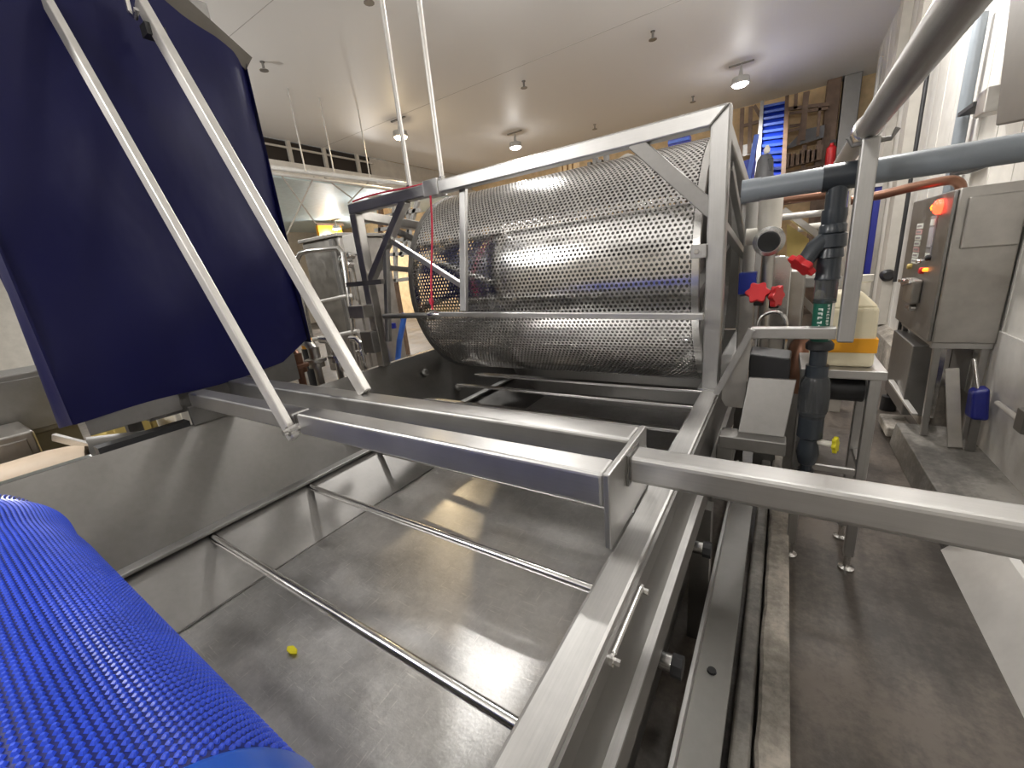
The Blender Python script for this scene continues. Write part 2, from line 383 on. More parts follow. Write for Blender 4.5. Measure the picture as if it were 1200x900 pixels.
# latch rod on the rim's outer face
lt = MB(); lt.tube((-.318, .83, -1.04), (-.318, 1.09, -1.04), .010)
lt = lt.build('latch_rod', 'bar', tk, smooth=True)
for y in (.82, 1.10): MB().lathe((-.335, y, -1.055), (1, 0, 0), [(0, .018), (.022, .018), (.023, .010), (.04, .010)], 6).build('latch_bolt', 'bar', lt)
for u, v in ((496, 437), (526, 453)):
    q = P(u, v, x=-3.9); MB().lathe((-3.98+(-1-q[2])*.43+.0, q[1], q[2]), (1, 0, .43), [(0, .05), (.03, .05), (.05, .03)], 12).build('wall_plug', 'dark', tk)

q = P(342, 762, z=-2.125); lf = MB()
lf.prism([(q[0]+dx, q[1]+dy, -2.128) for dx, dy in ((-.05, .0), (-.02, .022), (.03, .018), (.055, .0), (.02, -.02), (-.025, -.018))], (0, 0, .008))
tag(lf.build('leaf_scrap', 'yellow'), 'small yellow leaf scrap lying on the tank floor', 'leaf')
# steel channel, tray and kerb on the floor beside the tank
tag(MB().box(-.23, -.075, -1.5, 4.0, -2.05, -2.03).build('drip_tray', 'dark', bevel=.004), 'flat stainless drip tray lying along the foot of the tank', 'tray')
tr = bpy.data.objects['drip_tray']; MB().box(-.245, -.228, -1.5, 4.0, -2.05, -1.95).build('tray_lip', 'tube_y', tr); MB().box(-.2, -.1, 0, .1, GZ, -2.05).build('leg', 'dark', tr); MB().box(-.2, -.1, 3.6, 3.7, GZ, -2.05).build('leg', 'dark', tr)
MB().lathe((-.16, 1.75, -2.03), (0, 0, 1), [(0, .022), (.01, .02)], 12).build('drain_hole', 'black', tr)
tag(MB().box(-.055, .03, -1.5, 5.2, GZ, -2.22).build('floor_channel', 'plinth', bevel=.02), 'dark steel channel running between tray and pale kerb', 'channel')
kb = MB(); ny = 60
for j in range(ny+1):
    y = -1.5+j*(6.7/ny); w = random.uniform(-.008, .008)
    kb.v += [(.045+w, y, GZ), (.045+w, y, -2.215), (.06+w, y, -2.2), (.17, y, -2.2), (.178, y, -2.21), (.178, y, GZ)]
for j in range(ny):
    for i in range(5): a = j*6+i; kb.f.append((a, a+1, a+7, a+6))
kb.f += [(5, 4, 3, 2, 1, 0), tuple(ny*6+i for i in range(6))]
tag(kb.build('floor_kerb', 'curb'), 'pale concrete kerb running along the floor beside the tank', 'kerb')

# ---------------------------------------------------------------- support frame of square tubes over the tank
sf = thing('support_frame', (-2.2, 1.4, -.84), 'frame of thick square steel tubes laid across the tank', 'steel frame')
MB().box(-2.36, -.468, 1.182, 1.312, -.842, -.708).build('cross_beam', 'tube', sf, bevel=.016)
MB().box(-3.96, -2.42, 1.19, 1.312, -.84, -.722).build('cross_beam', 'tube', sf, bevel=.016)
MB().box(-3.96, -.468, 1.489, 1.638, -.842, -.708).build('cross_beam', 'tube', sf, bevel=.016)
MB().box(-.468, -.444, 1.178, 1.64, -1.0, -.703).build('end_plate', 'tube_z', sf, bevel=.005)
MB().box(-.444, 1.6, 1.37, 1.49, -.832, -.725).build('outrigger_beam', 'tube', sf, bevel=.018)
MB().box(-2.42, -2.36, 1.20, 1.30, -.83, -.73).build('joint_insert', 'dark', sf)
MB().box(-.446, -.436, 1.36, 1.50, -.842, -.715).build('weld_bead', 'dark', sf)
MB().box(-4.0, -3.965, 1.17, 1.66, -.998, -.84).build('mounting_plate', 'dark', sf, bevel=.004)
for i, (a, b) in enumerate((((-2.39, 1.155, -.86), (-4.02, 1.155, 1.90)), ((-2.25, 1.60, -.70), (-3.83, 1.60, 1.98)))):
    st = thing('hanger_strut', b, ['flat steel strut bolted to the nearer cross beam', 'flat steel strut standing on the cross beam nearer the drum'][i], 'strut', 'slanting struts of the covered hoist')
    MB().bar(a, b, .045 if i == 0 else .06, .085, (0, 0, 1)).build('strut_bar', 'rod', st, bevel=.008)
    if i == 0:
        MB().lathe((a[0], a[1]-.055, a[2]+.055), (0, 1, 0), [(0, .018), (.03, .018), (.031, .032), (.12, .032)], 10).build('bolt', 'bar', st)
    else:
        e = P(165, 8, y=1.6); e = Vector((-3.77, 1.52, 1.84))
        MB().path([e+Vector((0, 0, .16)), e+Vector((-.05, 0, .13)), e+Vector((-.06, 0, .05)), e+Vector((0, 0, 0)), e+Vector((.05, 0, .03))], .016, 8).build('shackle', 'bar', st, smooth=True)
        MB().box(e[0]-.03, e[0]+.06, 1.54, 1.66, e[2]-.1, e[2]-.03).build('clamp', 'black', st)

# ---------------------------------------------------------------- covered hoist (blue vinyl cover)
hz = thing('covered_hoist', (-4.8, 1.45, -.9), 'tall box shaped hoist wrapped in a navy blue vinyl cover', 'covered machine')
def cover():
    b = MB(); ny, nz = 40, 40
    y0, y1 = .54, 2.36
    def ztop(y): return 2.45 if y < 1.45 else 2.45-(y-1.45)*.62
    for i in range(ny+1):
        for j in range(nz+1):
            t = i/ny; y = y0+t*(y1-y0); zb = -.75+.06*t+.17*max(0, t-.82)/.18+.03*math.sin(t*9)*t
            s = j/nz; z = zb+s*(ztop(y)-zb)
            x = -4.03+.05*math.sin(s*3.1)*math.sin(t*3.1)+.018*math.sin(y*7+z*2.2)*(1-t*.3)+.015*math.sin(z*5-y*3)
            if t > .9: x -= .10*((t-.9)/.1)**2*(.6+.4*math.sin(z*4))
            b.v.append((x, y+(.03*math.sin(z*2.7)+.07*max(0, s-.8)/.2)*max(0, t-.7)/.3, z))
    for i in range(ny):
        for j in range(nz): a = i*(nz+1)+j; b.f.append((a, a+nz+1, a+nz+2, a+1))
    return b
MBc = cover(); MBc.build('front_cover', 'tarp', hz, smooth=True)
def side(y, x1, lean, name):
    b = MB(); nx, nz = 14, 30
    for i in range(nx+1):
        for j in range(nz+1):
            t = i/nx; s = j/nz; zb = -.75 if name == 0 else -.55; zt = 2.45 if name == 0 else 1.90
            dz = -.10*t if name == 0 else .1*t; x = -4.03+(x1+4.03)*t; b.v.append((x, y+.025*math.sin(s*8+t*6)*t+lean*t, zb+dz+s*(zt-zb-dz)))
    for i in range(nx):
        for j in range(nz): a = i*(nz+1)+j; b.f.append((a, a+nz+1, a+nz+2, a+1))
    b.build('side_cover', 'tarp', hz, smooth=True)
side(.54, -4.55, .0, 0); side(2.36, -5.6, .05, 1)
MB().bar((-4.02, .54, -.75), (-4.02, .54, 2.3), .014, .014).build('cover_seam', 'tarp', hz)
MB().hexa([(-4.05, 1.40, 2.45), (-4.05, 2.36, 1.86), (-5.6, 2.4, 1.86), (-5.6, 1.40, 2.45)], [(-4.0, 1.43, 2.57), (-4.0, 2.41, 1.95), (-5.6, 2.45, 1.95), (-5.6, 1.43, 2.57)]).build('top_frame', 'boxbrown', hz)
MB().box(-4.07, -4.05, .60, 1.16, -.865, -.70).build('chute_plate', 'sheet', hz, bevel=.005)
MB().box(-4.95, -4.12, .95, 2.2, -.9, 2.3).build('hoist_body', 'dark', hz)
for y in (.95, 2.1):
    MB().box(-4.9, -4.8, y, y+.1, GZ, -.9).build('leg', 'dark', hz)

# ---------------------------------------------------------------- infeed belt (blue, rough topped)
ib = thing('infeed_belt', (-1.8, -.2, -1.2), 'blue rough topped conveyor belt curving over its nose roller', 'conveyor belt')
BX0, BX1, BR = -3.35, -.60, .34
YC, ZC = -.10, -1.09
def bsurf(u, s, off=0.0):          # u along the roller, s along the belt in units; the belt sags and ripples towards the far end
    x = BX0+(BX1-BX0)*u
    L0 = .65
    r = BR+off
    drop = .10*max(0, (.16-u)/.16)**2
    rip = .012*math.sin(s*9+u*30)*max(0, .35-u)/.35
    if s < L0: y = YC-(L0-s); z = ZC+r+.10*(L0-s)**2
    else:
        a = (s-L0)/BR; y = YC+r*math.sin(a); z = ZC+r*math.cos(a)
    return (x, y+rip, z-drop+rip)
SL = .65+BR*2.2
b = MB(); nu, ns = 90, 44
for i in range(nu+1):
    for j in range(ns+1): b.v.append(bsurf(i/nu*.985, SL*j/ns))
for i in range(nu):
    for j in range(ns): a = i*(ns+1)+j; b.f.append((a, a+ns+1, a+ns+2, a+1))
b.build('belt', 'beltbase', ib, smooth=True)
b = MB(); pitch = .0165; pu = pitch*1.25; cu = int((BX1-BX0)*.912/pu); cs = int(SL/pitch)
for i in range(cu):
    for j in range(cs):
        u = (i+.5+(.5 if j % 2 else 0))*pu/(BX1-BX0)+.006; s = (j+.5)*pitch; n = len(b.v)
        for k_, h in ((.37, 0), (.19, .0070)):
            hu = pu/(BX1-BX0)*k_; hs = pitch*k_*1.25
            b.v += [bsurf(u-hu, s-hs*.3, h), bsurf(u, s-hs, h), bsurf(u+hu, s-hs*.3, h), bsurf(u+hu, s+hs*.3, h), bsurf(u, s+hs, h), bsurf(u-hu, s+hs*.3, h)]
        b.f += [tuple(n+6+q for q in range(6))]+[(n+q, n+(q+1) % 6, n+6+(q+1) % 6, n+6+q) for q in range(6)]
nb = b.build('belt_nubs', 'beltnub', ib); nb['kind'] = 'stuff'
b = MB(); ns = 44
for i, u in enumerate((.916, .926, 1.0, 1.012)):
    for j in range(ns+1):
        p = bsurf(u, SL*j/ns, (.002, .012, .010, -.02)[i]); b.v.append(p)
for i in range(3):
    for j in range(ns): a = i*(ns+1)+j; b.f.append((a, a+ns+1, a+ns+2, a+1))
b.build('belt_border', 'beltedge', ib, smooth=True)
MB().lathe((BX0+.05, YC, ZC), (1, 0, 0), [(0, .04), (.05, .04), (.051, BR-.03), (2.6, BR-.03), (2.601, .04), (2.66, .04)], 28).build('nose_roller', 'dark', ib, smooth=True)

# ---------------------------------------------------------------- perforated drum
DC = (4.40, -.177); DR = 1.075; DX0, DX1 = -3.50, -.52
dr = thing('perforated_drum', ((DX0+DX1)/2, DC[0], DC[1]-DR), 'large perforated stainless steel drum lying across the tank', 'drum')
def perforated():
    circ = 2*math.pi*DR; rows = 196; ph = circ/rows; cols = 73; pwid = (DX1-DX0-.08)/cols; hr = .325*pwid
    # cell = octagon hole inside a rectangle; alternate rows shift by half a cell
    keys = {}; V = []; Fc = []; Hs = []
    def vid(a, t):
        k_ = (round(a*4096), round((t % circ)*4096) % int(circ*4096))
        if k_ not in keys:
            th = t/DR; keys[k_] = len(V); V.append((DX0+.04+a, DC[0]-DR*math.cos(th), DC[1]+DR*math.sin(th)))
        return keys[k_]
    for r in range(rows):
        off = (r % 2)*.5
        for c in range(-1, cols+1):
            cx = (c+.5+off)*pwid; cy = (r+.5)*ph
            if cx-pwid/2 < -1e-6 or cx+pwid/2 > cols*pwid+1e-6: continue
            o8 = [(cx+dx*pwid/2, cy+dy*ph/2) for dx, dy in ((1, 0), (1, 1), (0, 1), (-1, 1), (-1, 0), (-1, -1), (0, -1), (1, -1))]
            n = [vid(*q) for q in o8]
            h = []
            for i8 in range(8):
                an = i8*math.pi/4; th = (cy+hr*math.sin(an))/DR
                h.append(len(V)); V.append((DX0+.04+cx+hr*math.cos(an), DC[0]-DR*math.cos(th), DC[1]+DR*math.sin(th)))
            Hs.append(h)
            for i8 in range(8): j8 = (i8+1) % 8; Fc.append((n[i8], n[j8], h[j8], h[i8]))
    # outer skin, inner skin and the hole walls, each with vertices of its own
    A = np.array(V); c0 = np.array([0, DC[0], DC[1]]); d = A-c0; d[:, 0] = 0; B = A-d/np.linalg.norm(d, axis=1)[:, None]*.009
    n = len(V); b = MB(); b.v = [tuple(p) for p in A]+[tuple(p) for p in B]
    b.f = Fc+[tuple(n+i for i in f[::-1]) for f in Fc]
    for h in Hs:
        k_ = len(b.v); b.v += [tuple(A[i]) for i in h]+[tuple(B[i]) for i in h]
        b.f += [(k_+i, k_+(i+1) % 8, k_+8+(i+1) % 8, k_+8+i) for i in range(8)]
    return b
sh = perforated().build('perforated_shell', 'drum', dr, smooth=True)
def ring(x, w, r0, r1, name, mat, n=96):
    b = MB()
    for k_ in range(n):
        t = 2*math.pi*k_/n; c, s_ = math.cos(t), math.sin(t)
        b.v += [(x, DC[0]+r0*c, DC[1]+r0*s_), (x+w, DC[0]+r0*c, DC[1]+r0*s_), (x+w, DC[0]+r1*c, DC[1]+r1*s_), (x, DC[0]+r1*c, DC[1]+r1*s_)]
    for k_ in range(n):
        a = k_*4; d = ((k_+1) % n)*4
        for i in range(4): j = (i+1) % 4; b.f.append((a+i, a+j, d+j, d+i))
    return b.build(name, mat, dr, smooth=True)
ring(DX0, .06, DR-.07, DR+.012, 'end_ring', 'dark'); ring(DX1-.05, .05, DR-.05, DR+.008, 'end_ring', 'bar')
ring(-2.45, .05, DR-.10, DR-.01, 'hoop', 'dark')
for k_ in range(8):
    t = math.radians(k_*45+14); c, s_ = math.cos(t), math.sin(t); r0, r1 = DR-.34, DR-.010
    p = lambda r, x: (x, DC[0]-r*c, DC[1]+r*s_)
    q = (-s_*0, 0, 0)
    tx = Vector((0, s_, c))*.03
    b = MB().prism([p(r0, DX0+.05), p(r1, DX0+.05), p(r1, DX1-.04), p(r0, DX1-.04)], tx); b.build('lifting_flight', 'dark', dr)
MB().tube((DX0-.3, DC[0], DC[1]), (DX1+.05, DC[0], DC[1]), .09, 20).build('axle', 'dark', dr, smooth=True)
MB().tube((DX0+.1, DC[0], DC[1]), (DX1-.1, DC[0], DC[1]), .42, 32).build('shading_core', 'dark', dr, smooth=True)  # added core that darkens the inside of the drum
for x in (DX0+.06, DX1-.06):
    b = MB()
    for k_ in range(3):
        t = math.radians(k_*60+10); c, s_ = math.cos(t), math.sin(t)
        b.bar((x, DC[0]-DR*.98*c, DC[1]-DR*.98*s_), (x, DC[0]+DR*.98*c, DC[1]+DR*.98*s_), .05, .09, (1, 0, 0))
    b.build('spokes', 'dark', dr)

# ---------------------------------------------------------------- drum housing frame
df = thing('drum_frame', (-2.2, 4.4, -1.0), 'square tube portal frame standing on the rim around the drum', 'steel frame')
FY = 3.12
b = MB().prism([(-.447, FY, -1.0), (-.335, FY, -1.0), (-.335, FY, .82), (-.447, FY, .712)], (0, .11, 0)); b.build('post', 'tube_z', df, bevel=.012)
b = MB().prism([(-4.04, FY, .712), (-.449, FY, .712), (-.337, FY, .82), (-4.04, FY, .82)], (0, .11, 0)); b.build('top_beam', 'tube', df, bevel=.012)
MB().box(-4.04, -3.93, FY, FY+.11, -1.0, .712).build('post', 'equip', df, bevel=.01)
MB().box(-2.89, -2.71, FY-.012, FY+.122, .70, .84).build('beam_sleeve', 'tube', df, bevel=.006)
MB().bar((-.93, FY+.05, .74), (-.40, FY+.05, .20), .095, .085, (0, 1, 0)).build('corner_brace', 'sheet', df, bevel=.006)
MB().bar((-3.20, FY+.05, .73), (-3.95, FY+.05, -.02), .08, .085, (0, 1, 0)).build('corner_brace', 'equip', df, bevel=.006)
for x, mt in ((-.391, 'tube_z'), (-3.985, 'equip')):
    MB().box(x-.055, x+.055, 5.62, 5.73, -1.0, .5).build('post', mt, df, bevel=.01)
    MB().bar((x, 3.2, .70), (x, 5.66, .46), .1, .1).build('side_beam', mt, df, bevel=.01)
    MB().bar((x, 3.23, .16), (x, 5.66, -.15), .06, .06).build('side_rail', mt, df, bevel=.006)
    MB().bar((x, 3.7, .55), (x, 5.66, -.1), .05, .07).build('side_brace', 'dark', df, bevel=.006)
MB().box(-4.04, -.335, 5.62, 5.73, .42, .52).build('rear_beam', 'dark', df, bevel=.01)
MB().box(-3.93, -.45, 5.65, 5.67, -.99, .44).build('light_block_panel', 'sheet', df)  # added panel, blocks light coming through the drum from behind
MB().bar((-3.6, 4.0, .78), (-3.15, 4.0, .60), .06, .1, (0, 1, 0)).build('rear_brace', 'dark', df)
MB().bar((-3.18, 4.05, .62), (-3.5, 4.05, .1), .06, .09, (0, 1, 0)).build('rear_brace', 'dark', df)
cp = MB().box(-.54, -.44, FY-.03, FY-.01, -.068, .022).build('stop_bracket', 'tube_z', df, bevel=.006)
MB().lathe((-.50, FY-.05, -.025), (0, 1, 0), [(0, .014), (.02, .02)], 6).build('bracket_bolt', 'bar', cp)
MB().box(-.47, -.33, FY-.02, FY+.14, -1.0, -.985).build('foot_plate', 'tube_z', df)
# guard gate hung from the top beam, leaning out at its foot
gt = thing('guard_gate', (-2.0, 2.98, -.42), 'thin barred guard gate hung in front of the drum', 'gate')
MB().bar((-2.92, 3.0, -.375), (-.43, 3.0, -.445), .04, .045).build('bottom_rail', 'tube', gt, bevel=.006)
MB().tube((-3.62, 3.0, -.385), (-2.92, 3.0, -.385), .028).build('round_rail', 'dark', gt, smooth=True)
MB().lathe((-2.95, 3.0, -.385), (1, 0, 0), [(0, .035), (.05, .045), (.10, .04), (.16, .03)], 14).build('coupling', 'bar', gt, smooth=True)
MB().bar((-2.5, 3.22, .72), (-2.5, 3.01, -.36), .07, .045, (0, 1, 0)).build('upright', 'tube_z', gt, bevel=.006)
MB().bar((-3.6, 3.20, .43), (-2.5, 3.06, -.14), .05, .05, (0, 1, 0)).build('brace', 'tube', gt, bevel=.006)
MB().bar((-3.6, 3.20, .45), (-3.6, 2.98, -.66), .06, .05, (0, 1, 0)).build('upright', 'sheet', gt, bevel=.006)
# red pull cord
b = MB(); pts = []
for i in range(30):
    t = i/29; pts.append((-2.80-.06*t+.012*math.sin(t*6), 3.10-.13*t, .70-1.03*t))
cd = tag(MB().path(pts, .010, 6).build('pull_cord', 'cord', smooth=True), 'red pull cord hanging from the sleeve on the top beam', 'cord')
MB().path([(-2.86, 2.97, -.22), (-2.86, 2.97, -.25), (-2.86, 2.97, -.28)], [.018, .024, .016], 8).build('knot', 'cord', cd, smooth=True)
hc = []
for i in range(24):
    t = i/23; hc.append((-3.96+1.10*t, 3.14, .835+.012*math.sin(t*5)))
tag(MB().path(hc, .009, 6).build('safety_cord', 'cord', smooth=True), 'red cord lying along the top beam of the drum frame', 'cord')
for i, x in enumerate((-3.117, -2.697)):
    hr_ = thing('hanging_rod', (x, 3.175, .82), ['thin steel rod from ceiling to beam, beside the warm lamp', 'thin steel rod from ceiling to the beam sleeve'][i], 'rod', 'rods holding up the top beam')
    MB().tube((x, 3.175, .82), (x, 3.175, CEIL), .022, 10).build('rod', 'rod', hr_, smooth=True)
    MB().lathe((x, 3.175, .82), (0, 0, 1), [(0, .035), (.03, .035)], 6).build('nut', 'bar', hr_)

# ---------------------------------------------------------------- aisle side: pipes and stand
# bracket post carrying the long pipe
bp = thing('pipe_bracket', (-.1, 3.0, -.6), 'square tube arm and post bolted to the tank holding the long pipe', 'bracket')
MB().box(-.155, .284, 3.002, 3.07, -.595, -.525).build('arm', 'tube', bp, bevel=.006)
MB().box(.285, .36, 2.94, 3.01, -.60, .45).build('post', 'tube_z', bp, bevel=.008)
MB().prism([(-.30, 3.0, -.90), (-.14, 3.0, -.52), (-.165, 3.0, -1.07), (-.275, 3.0, -1.07), (-.30, 3.0, -1.02)], (0, .015, 0)).build('gusset_plate', 'equip', bp)
MB().bar((-.335, 2.985, -.98), (-.145, 2.985, -.53), .04, .02, (0, 1, 0)).build('gusset_flange', 'tube_z', bp)
MB().path([(.23, 2.965, .47), (.25, 2.965, .43), (.40, 2.965, .43), (.42, 2.965, .47)], .012, 8).build('pipe_clamp', 'dark', bp, smooth=True)
lp = thing('long_pipe', (.31, 4.0, .46), 'thick steel pipe running overhead along the aisle', 'pipe')
MB().tube((.315, -.9, .51), (.315, 7.2, .51), .055, 24).build('pipe', 'tube_y', lp, smooth=True)
MB().lathe((.315, 3.02, .51), (0, 1, 0), [(0, .058), (.005, .066), (.11, .066), (.115, .058)], 24).build('sleeve', 'bar', lp, smooth=True)
gp = thing('grey_pipe', (.4, 3.2, .26), 'grey plastic pipe running across the aisle', 'pipe')
GYP = 3.2
MB().tube((-.26, GYP, .312), (1.72, GYP, .312), .066, 24).build('pipe', 'pvc', gp, smooth=True)
MB().lathe((-.26, GYP, .312), (1, 0, 0), [(0, .07), (.1, .07)], 24).build('end_cap', 'pvc', gp, smooth=True)
MB().lathe((.15, GYP, .312), (1, 0, 0), [(0, .072), (.16, .072)], 24).build('tee', 'pvcdark', gp, smooth=True)
# the drop assembly with valve, sight tube, label and trap
da = thing('drop_pipe', (.25, GYP, -1.6), 'charcoal plastic drop pipe with red valve, green label and clear trap', 'pipe')
def X(z): return .225
cx, cy = .225, GYP
seg = lambda prof, name, mat, par=da: MB().lathe((cx, cy, 0), (0, 0, -1), prof, 20).build(name, mat, par, smooth=True)
seg([(-.27, .052), (-.13, .052)], 'pipe', 'pvcdark')
seg([(-.14, .062), (-.10, .064), (-.06, .06), (-.05, .068), (-.01, .068)], 'union', 'pvcdark')
seg([(-.01, .058), (.0, .072), (.07, .075), (.08, .06)], 'union_nut', 'pvcdark')
seg([(.08, .062), (.13, .07), (.135, .06), (.24, .062), (.25, .066), (.26, .066)], 'coupling', 'pvcdark')
seg([(.26, .060), (.40, .060)], 'sight_tube', 'darkclear')
seg([(.38, .054), (.64, .054)], 'label_sleeve', 'green')
seg([(.64, .06), (.66, .075), (.69, .075), (.70, .06)], 'flange', 'black')
seg([(.69, .047), (.83, .047)], 'pipe', 'pvcdark')
seg([(.80, .062), (.88, .062)], 'collar', 'pvcdark')
seg([(.86, .055), (.90, .078), (.98, .088), (1.10, .085), (1.16, .07), (1.2, .066), (1.28, .066)], 'clear_trap', 'darkclear')
seg([(1.14, .07), (1.30, .074), (1.32, .05), (1.42, .068), (1.5, .05), (1.51, .035), (1.7, .035)], 'lower_valve', 'pvcdark')
MB().path([(cx, cy, -1.55), (cx, cy, -1.72), (cx, cy+.03, -1.79), (cx, cy+.10, -1.82), (cx, cy+.5, -1.84)], .048, 14).build('drain_bend', 'black', da, smooth=True)
# handwheel: six lobes
def handwheel(c, ax, r, mat, name, par, n=6):
    b = MB(); c = Vector(c); ax = Vector(ax).normalized(); a = ax.cross(Vector((0, 0, 1)))
    if a.length < .01: a = Vector((1, 0, 0))
    a.normalize(); e = ax.cross(a); pts = []; m_ = n*6
    for k_ in range(m_):
        t = 2*math.pi*k_/m_; rr = r*(1+.16*math.cos(n*t)); pts.append(c+(a*math.cos(t)+e*math.sin(t))*rr)
    b.prism(pts, ax*r*.5); return b.build(name, mat, par, bevel=.006)
v = MB().path([(cx, cy, .0), (cx-.08, cy-.03, -.07), (cx-.12, cy-.05, -.14)], [.05, .05, .045], 14).build('valve_body', 'pvcdark', da, smooth=True)
handwheel((cx-.125, cy-.055, -.15), (-.45, -.25, -.5), .075, 'red', 'handwheel', v)
v = MB().tube((cx, cy, -1.33), (cx+.13, cy-.02, -1.335), .02).build('valve_stem', 'pvcwhite', da, smooth=True)
handwheel((cx+.13, cy-.02, -1.335), (1, -.3, .1), .05, 'yellow', 'handwheel', v)
# print on the green sleeve: two upright rows of small white characters, and the pale strip beside them
lb = bpy.data.objects['label_sleeve']
def chars(b, ang0, ang1, z0, z1, n, seed):
    rnd = random.Random(seed); r = .0555
    for i in range(n):
        za = z0+(z1-z0)*i/n; zb = za+(z1-z0)/n*.62
        am = ang0+(ang1-ang0)
        for (sa, sb, ta, tb) in rnd.sample([(0, 1, 0, .25), (0, 1, .75, 1), (0, .25, 0, 1), (.75, 1, 0, 1), (0, 1, .4, .6), (.4, .6, 0, 1)], 3):
            q = []
            for (ss, tt) in ((sa, ta), (sb, ta), (sb, tb), (sa, tb)):
                an = ang0+(ang1-ang0)*ss; q.append((cx+r*math.sin(an), cy-r*math.cos(an), za+(zb-za)*tt))
            b.prism(q, (0, -.0015, 0))
b = MB(); chars(b, -.55, -.12, -.60, -.42, 7, 3); chars(b, .25, .5, -.61, -.40, 11, 5); b.build('label_print', 'ink', lb)
b = MB()
for i in range(4):
    a0 = .72+i*.12; a1 = a0+.12; r = .0556
    b.prism([(cx+r*math.sin(a), cy-r*math.cos(a), z) for a, z in ((a0, -.63), (a1, -.63), (a1, -.39), (a0, -.39))], (.001, -.001, 0))
b.build('label_strip', 'pvcwhite', lb)

# stand and jug
js = thing('jug_stand', (.38, 3.55, GZ), 'tall stainless stand with four square legs under the jug', 'stand')
JX0, JX1, JY0, JY1, JZ = .165, .575, 3.34, 3.80, -.86
for x in (JX0+.03, JX1-.03):
    for y in (JY0+.03, JY1-.03):
        lg = MB().box(x-.03, x+.03, y-.03, y+.03, GZ+.13, JZ-.06).build('leg', 'tube_z', js, bevel=.005)
        MB().lathe((x, y, GZ), (0, 0, 1), [(0, .05), (.02, .05), (.03, .02), (.14, .02)], 14).build('levelling_foot', 'bar', lg, smooth=True)
MB().box(JX0-.02, JX1+.02, JY0-.02, JY1+.02, JZ-.06, JZ).build('top_shelf', 'tube', js, bevel=.006)
MB().box(JX0+.06, JX1-.06, JY0+.012, JY0+.04, -1.62, -1.58).build('stretcher', 'tube', js); MB().box(JX0+.012, JX0+.04, JY0+.06, JY1-.06, -1.62, -1.58).build('stretcher', 'tube_y', js); MB().box(JX1-.04, JX1-.012, JY0+.06, JY1-.06, -1.62, -1.58).build('stretcher', 'tube_y', js)
MB().lathe((.30, 3.56, -1.05), (1, 0, 0), [(0, .08), (.01, .09), (.22, .09), (.23, .08)], 20).build('dosing_pump', 'black', js, smooth=True)
jg = thing('chemical_jug', (.36, 3.56, JZ), 'cream plastic jug with an orange band on the steel stand', 'jug')
jx0, jx1, jy0, jy1 = .20, .535, 3.40, 3.75
MB().hexa([(jx0, jy0, JZ), (jx1, jy0, JZ), (jx1, jy1, JZ), (jx0, jy1, JZ)], [(jx0+.01, jy0+.01, -.46), (jx1-.01, jy0+.01, -.46), (jx1-.01, jy1-.01, -.46), (jx0+.01, jy1-.01, -.46)]).build('jug_body', 'jug', jg, bevel=.03)
MB().hexa([(jx0+.01, jy0+.01, -.47), (jx1-.01, jy0+.01, -.47), (jx1-.01, jy1-.01, -.47), (jx0+.01, jy1-.01, -.47)], [(jx0+.08, jy0+.08, -.37), (jx1-.10, jy0+.08, -.37), (jx1-.10, jy1-.08, -.37), (jx0+.08, jy1-.08, -.37)]).build('jug_shoulder', 'jug', jg, bevel=.02)
MB().lathe((jx1-.08, jy1-.1, -.42), (0, 0, 1), [(0, .04), (.09, .04), (.1, .05), (.14, .05)], 16).build('jug_cap', 'pvcwhite', jg, smooth=True)
MB().box(jx0-.004, jx1+.004, jy0-.004, jy1+.004, -.76, -.665).build('orange_band', 'orange', jg, bevel=.004)

# reject chute and black bin beside the tank
ch = thing('reject_chute', (-.03, 2.75, -1.2), 'stainless chute with a tilted face plate on the tank side', 'chute')
MB().hexa([(-.165, 2.64, -1.10), (.07, 2.64, -1.10), (.105, 2.74, -.78), (-.13, 2.74, -.78)], [(-.165, 2.66, -1.10), (.07, 2.66, -1.10), (.105, 2.76, -.78), (-.13, 2.76, -.78)]).build('face_plate', 'sheet', ch, bevel=.004)
MB().box(-.26, .08, 2.55, 2.66, -1.18, -1.10).build('chute_bracket', 'sheet', ch, bevel=.005)
MB().box(-.278, -.18, 2.6, 2.9, -1.3, -1.18).build('motor_mount', 'dark', ch, bevel=.01)
tag(MB().hexa([(-.15, 3.09, -1.02), (.08, 3.09, -1.02), (.08, 3.3, -1.02), (-.15, 3.3, -1.02)], [(-.155, 3.08, -.71), (.075, 3.08, -.735), (.085, 3.33, -.735), (-.155, 3.33, -.71)]).build('black_bin', 'black', bevel=.01), 'black plastic bin behind the tilted chute plate', 'bin')

# pump, filter and chain guard cluster beyond the post
cg = thing('chain_guard', (.0, 4.6, -1.2), 'upright stainless chain guard with a rounded top', 'machine guard')
c1 = P(914, 300, y=4.6); wdt = .10
pts = [(c1[0]-wdt, 4.6, -1.2), (c1[0]-wdt, 4.6, c1[2]-.06)]+[(c1[0]-wdt*math.cos(t), 4.6, c1[2]-.06+.06*math.sin(t)) for t in [math.pi*k_/8 for k_ in range(1, 8)]]+[(c1[0]+wdt, 4.6, c1[2]-.06), (c1[0]+wdt, 4.6, -1.2)]
MB().prism(pts, (0, .25, 0)).build('guard_shell', 'bar', cg, bevel=.01)
MB().box(c1[0]-.02, c1[0]+.22, 4.85, 5.2, -1.2, c1[2]-.15).build('gearbox', 'equip', cg, bevel=.02)
MB().box(c1[0]-.1, c1[0]+.1, 4.65, 4.85, GZ, -1.2).build('pedestal', 'dark', cg)
wfil = thing('filter_housing', P(905, 285, y=4.2), 'white pipe filter with a clear round end cap', 'filter')
p0, p1 = P(904, 232, y=4.2), P(900, 268, y=4.2)
MB().tube(p0, (p0[0], 4.2, p1[2]), .085, 18).build('pipe', 'pvcwhite', wfil, smooth=True)
pc = P(902, 278, y=4.2)
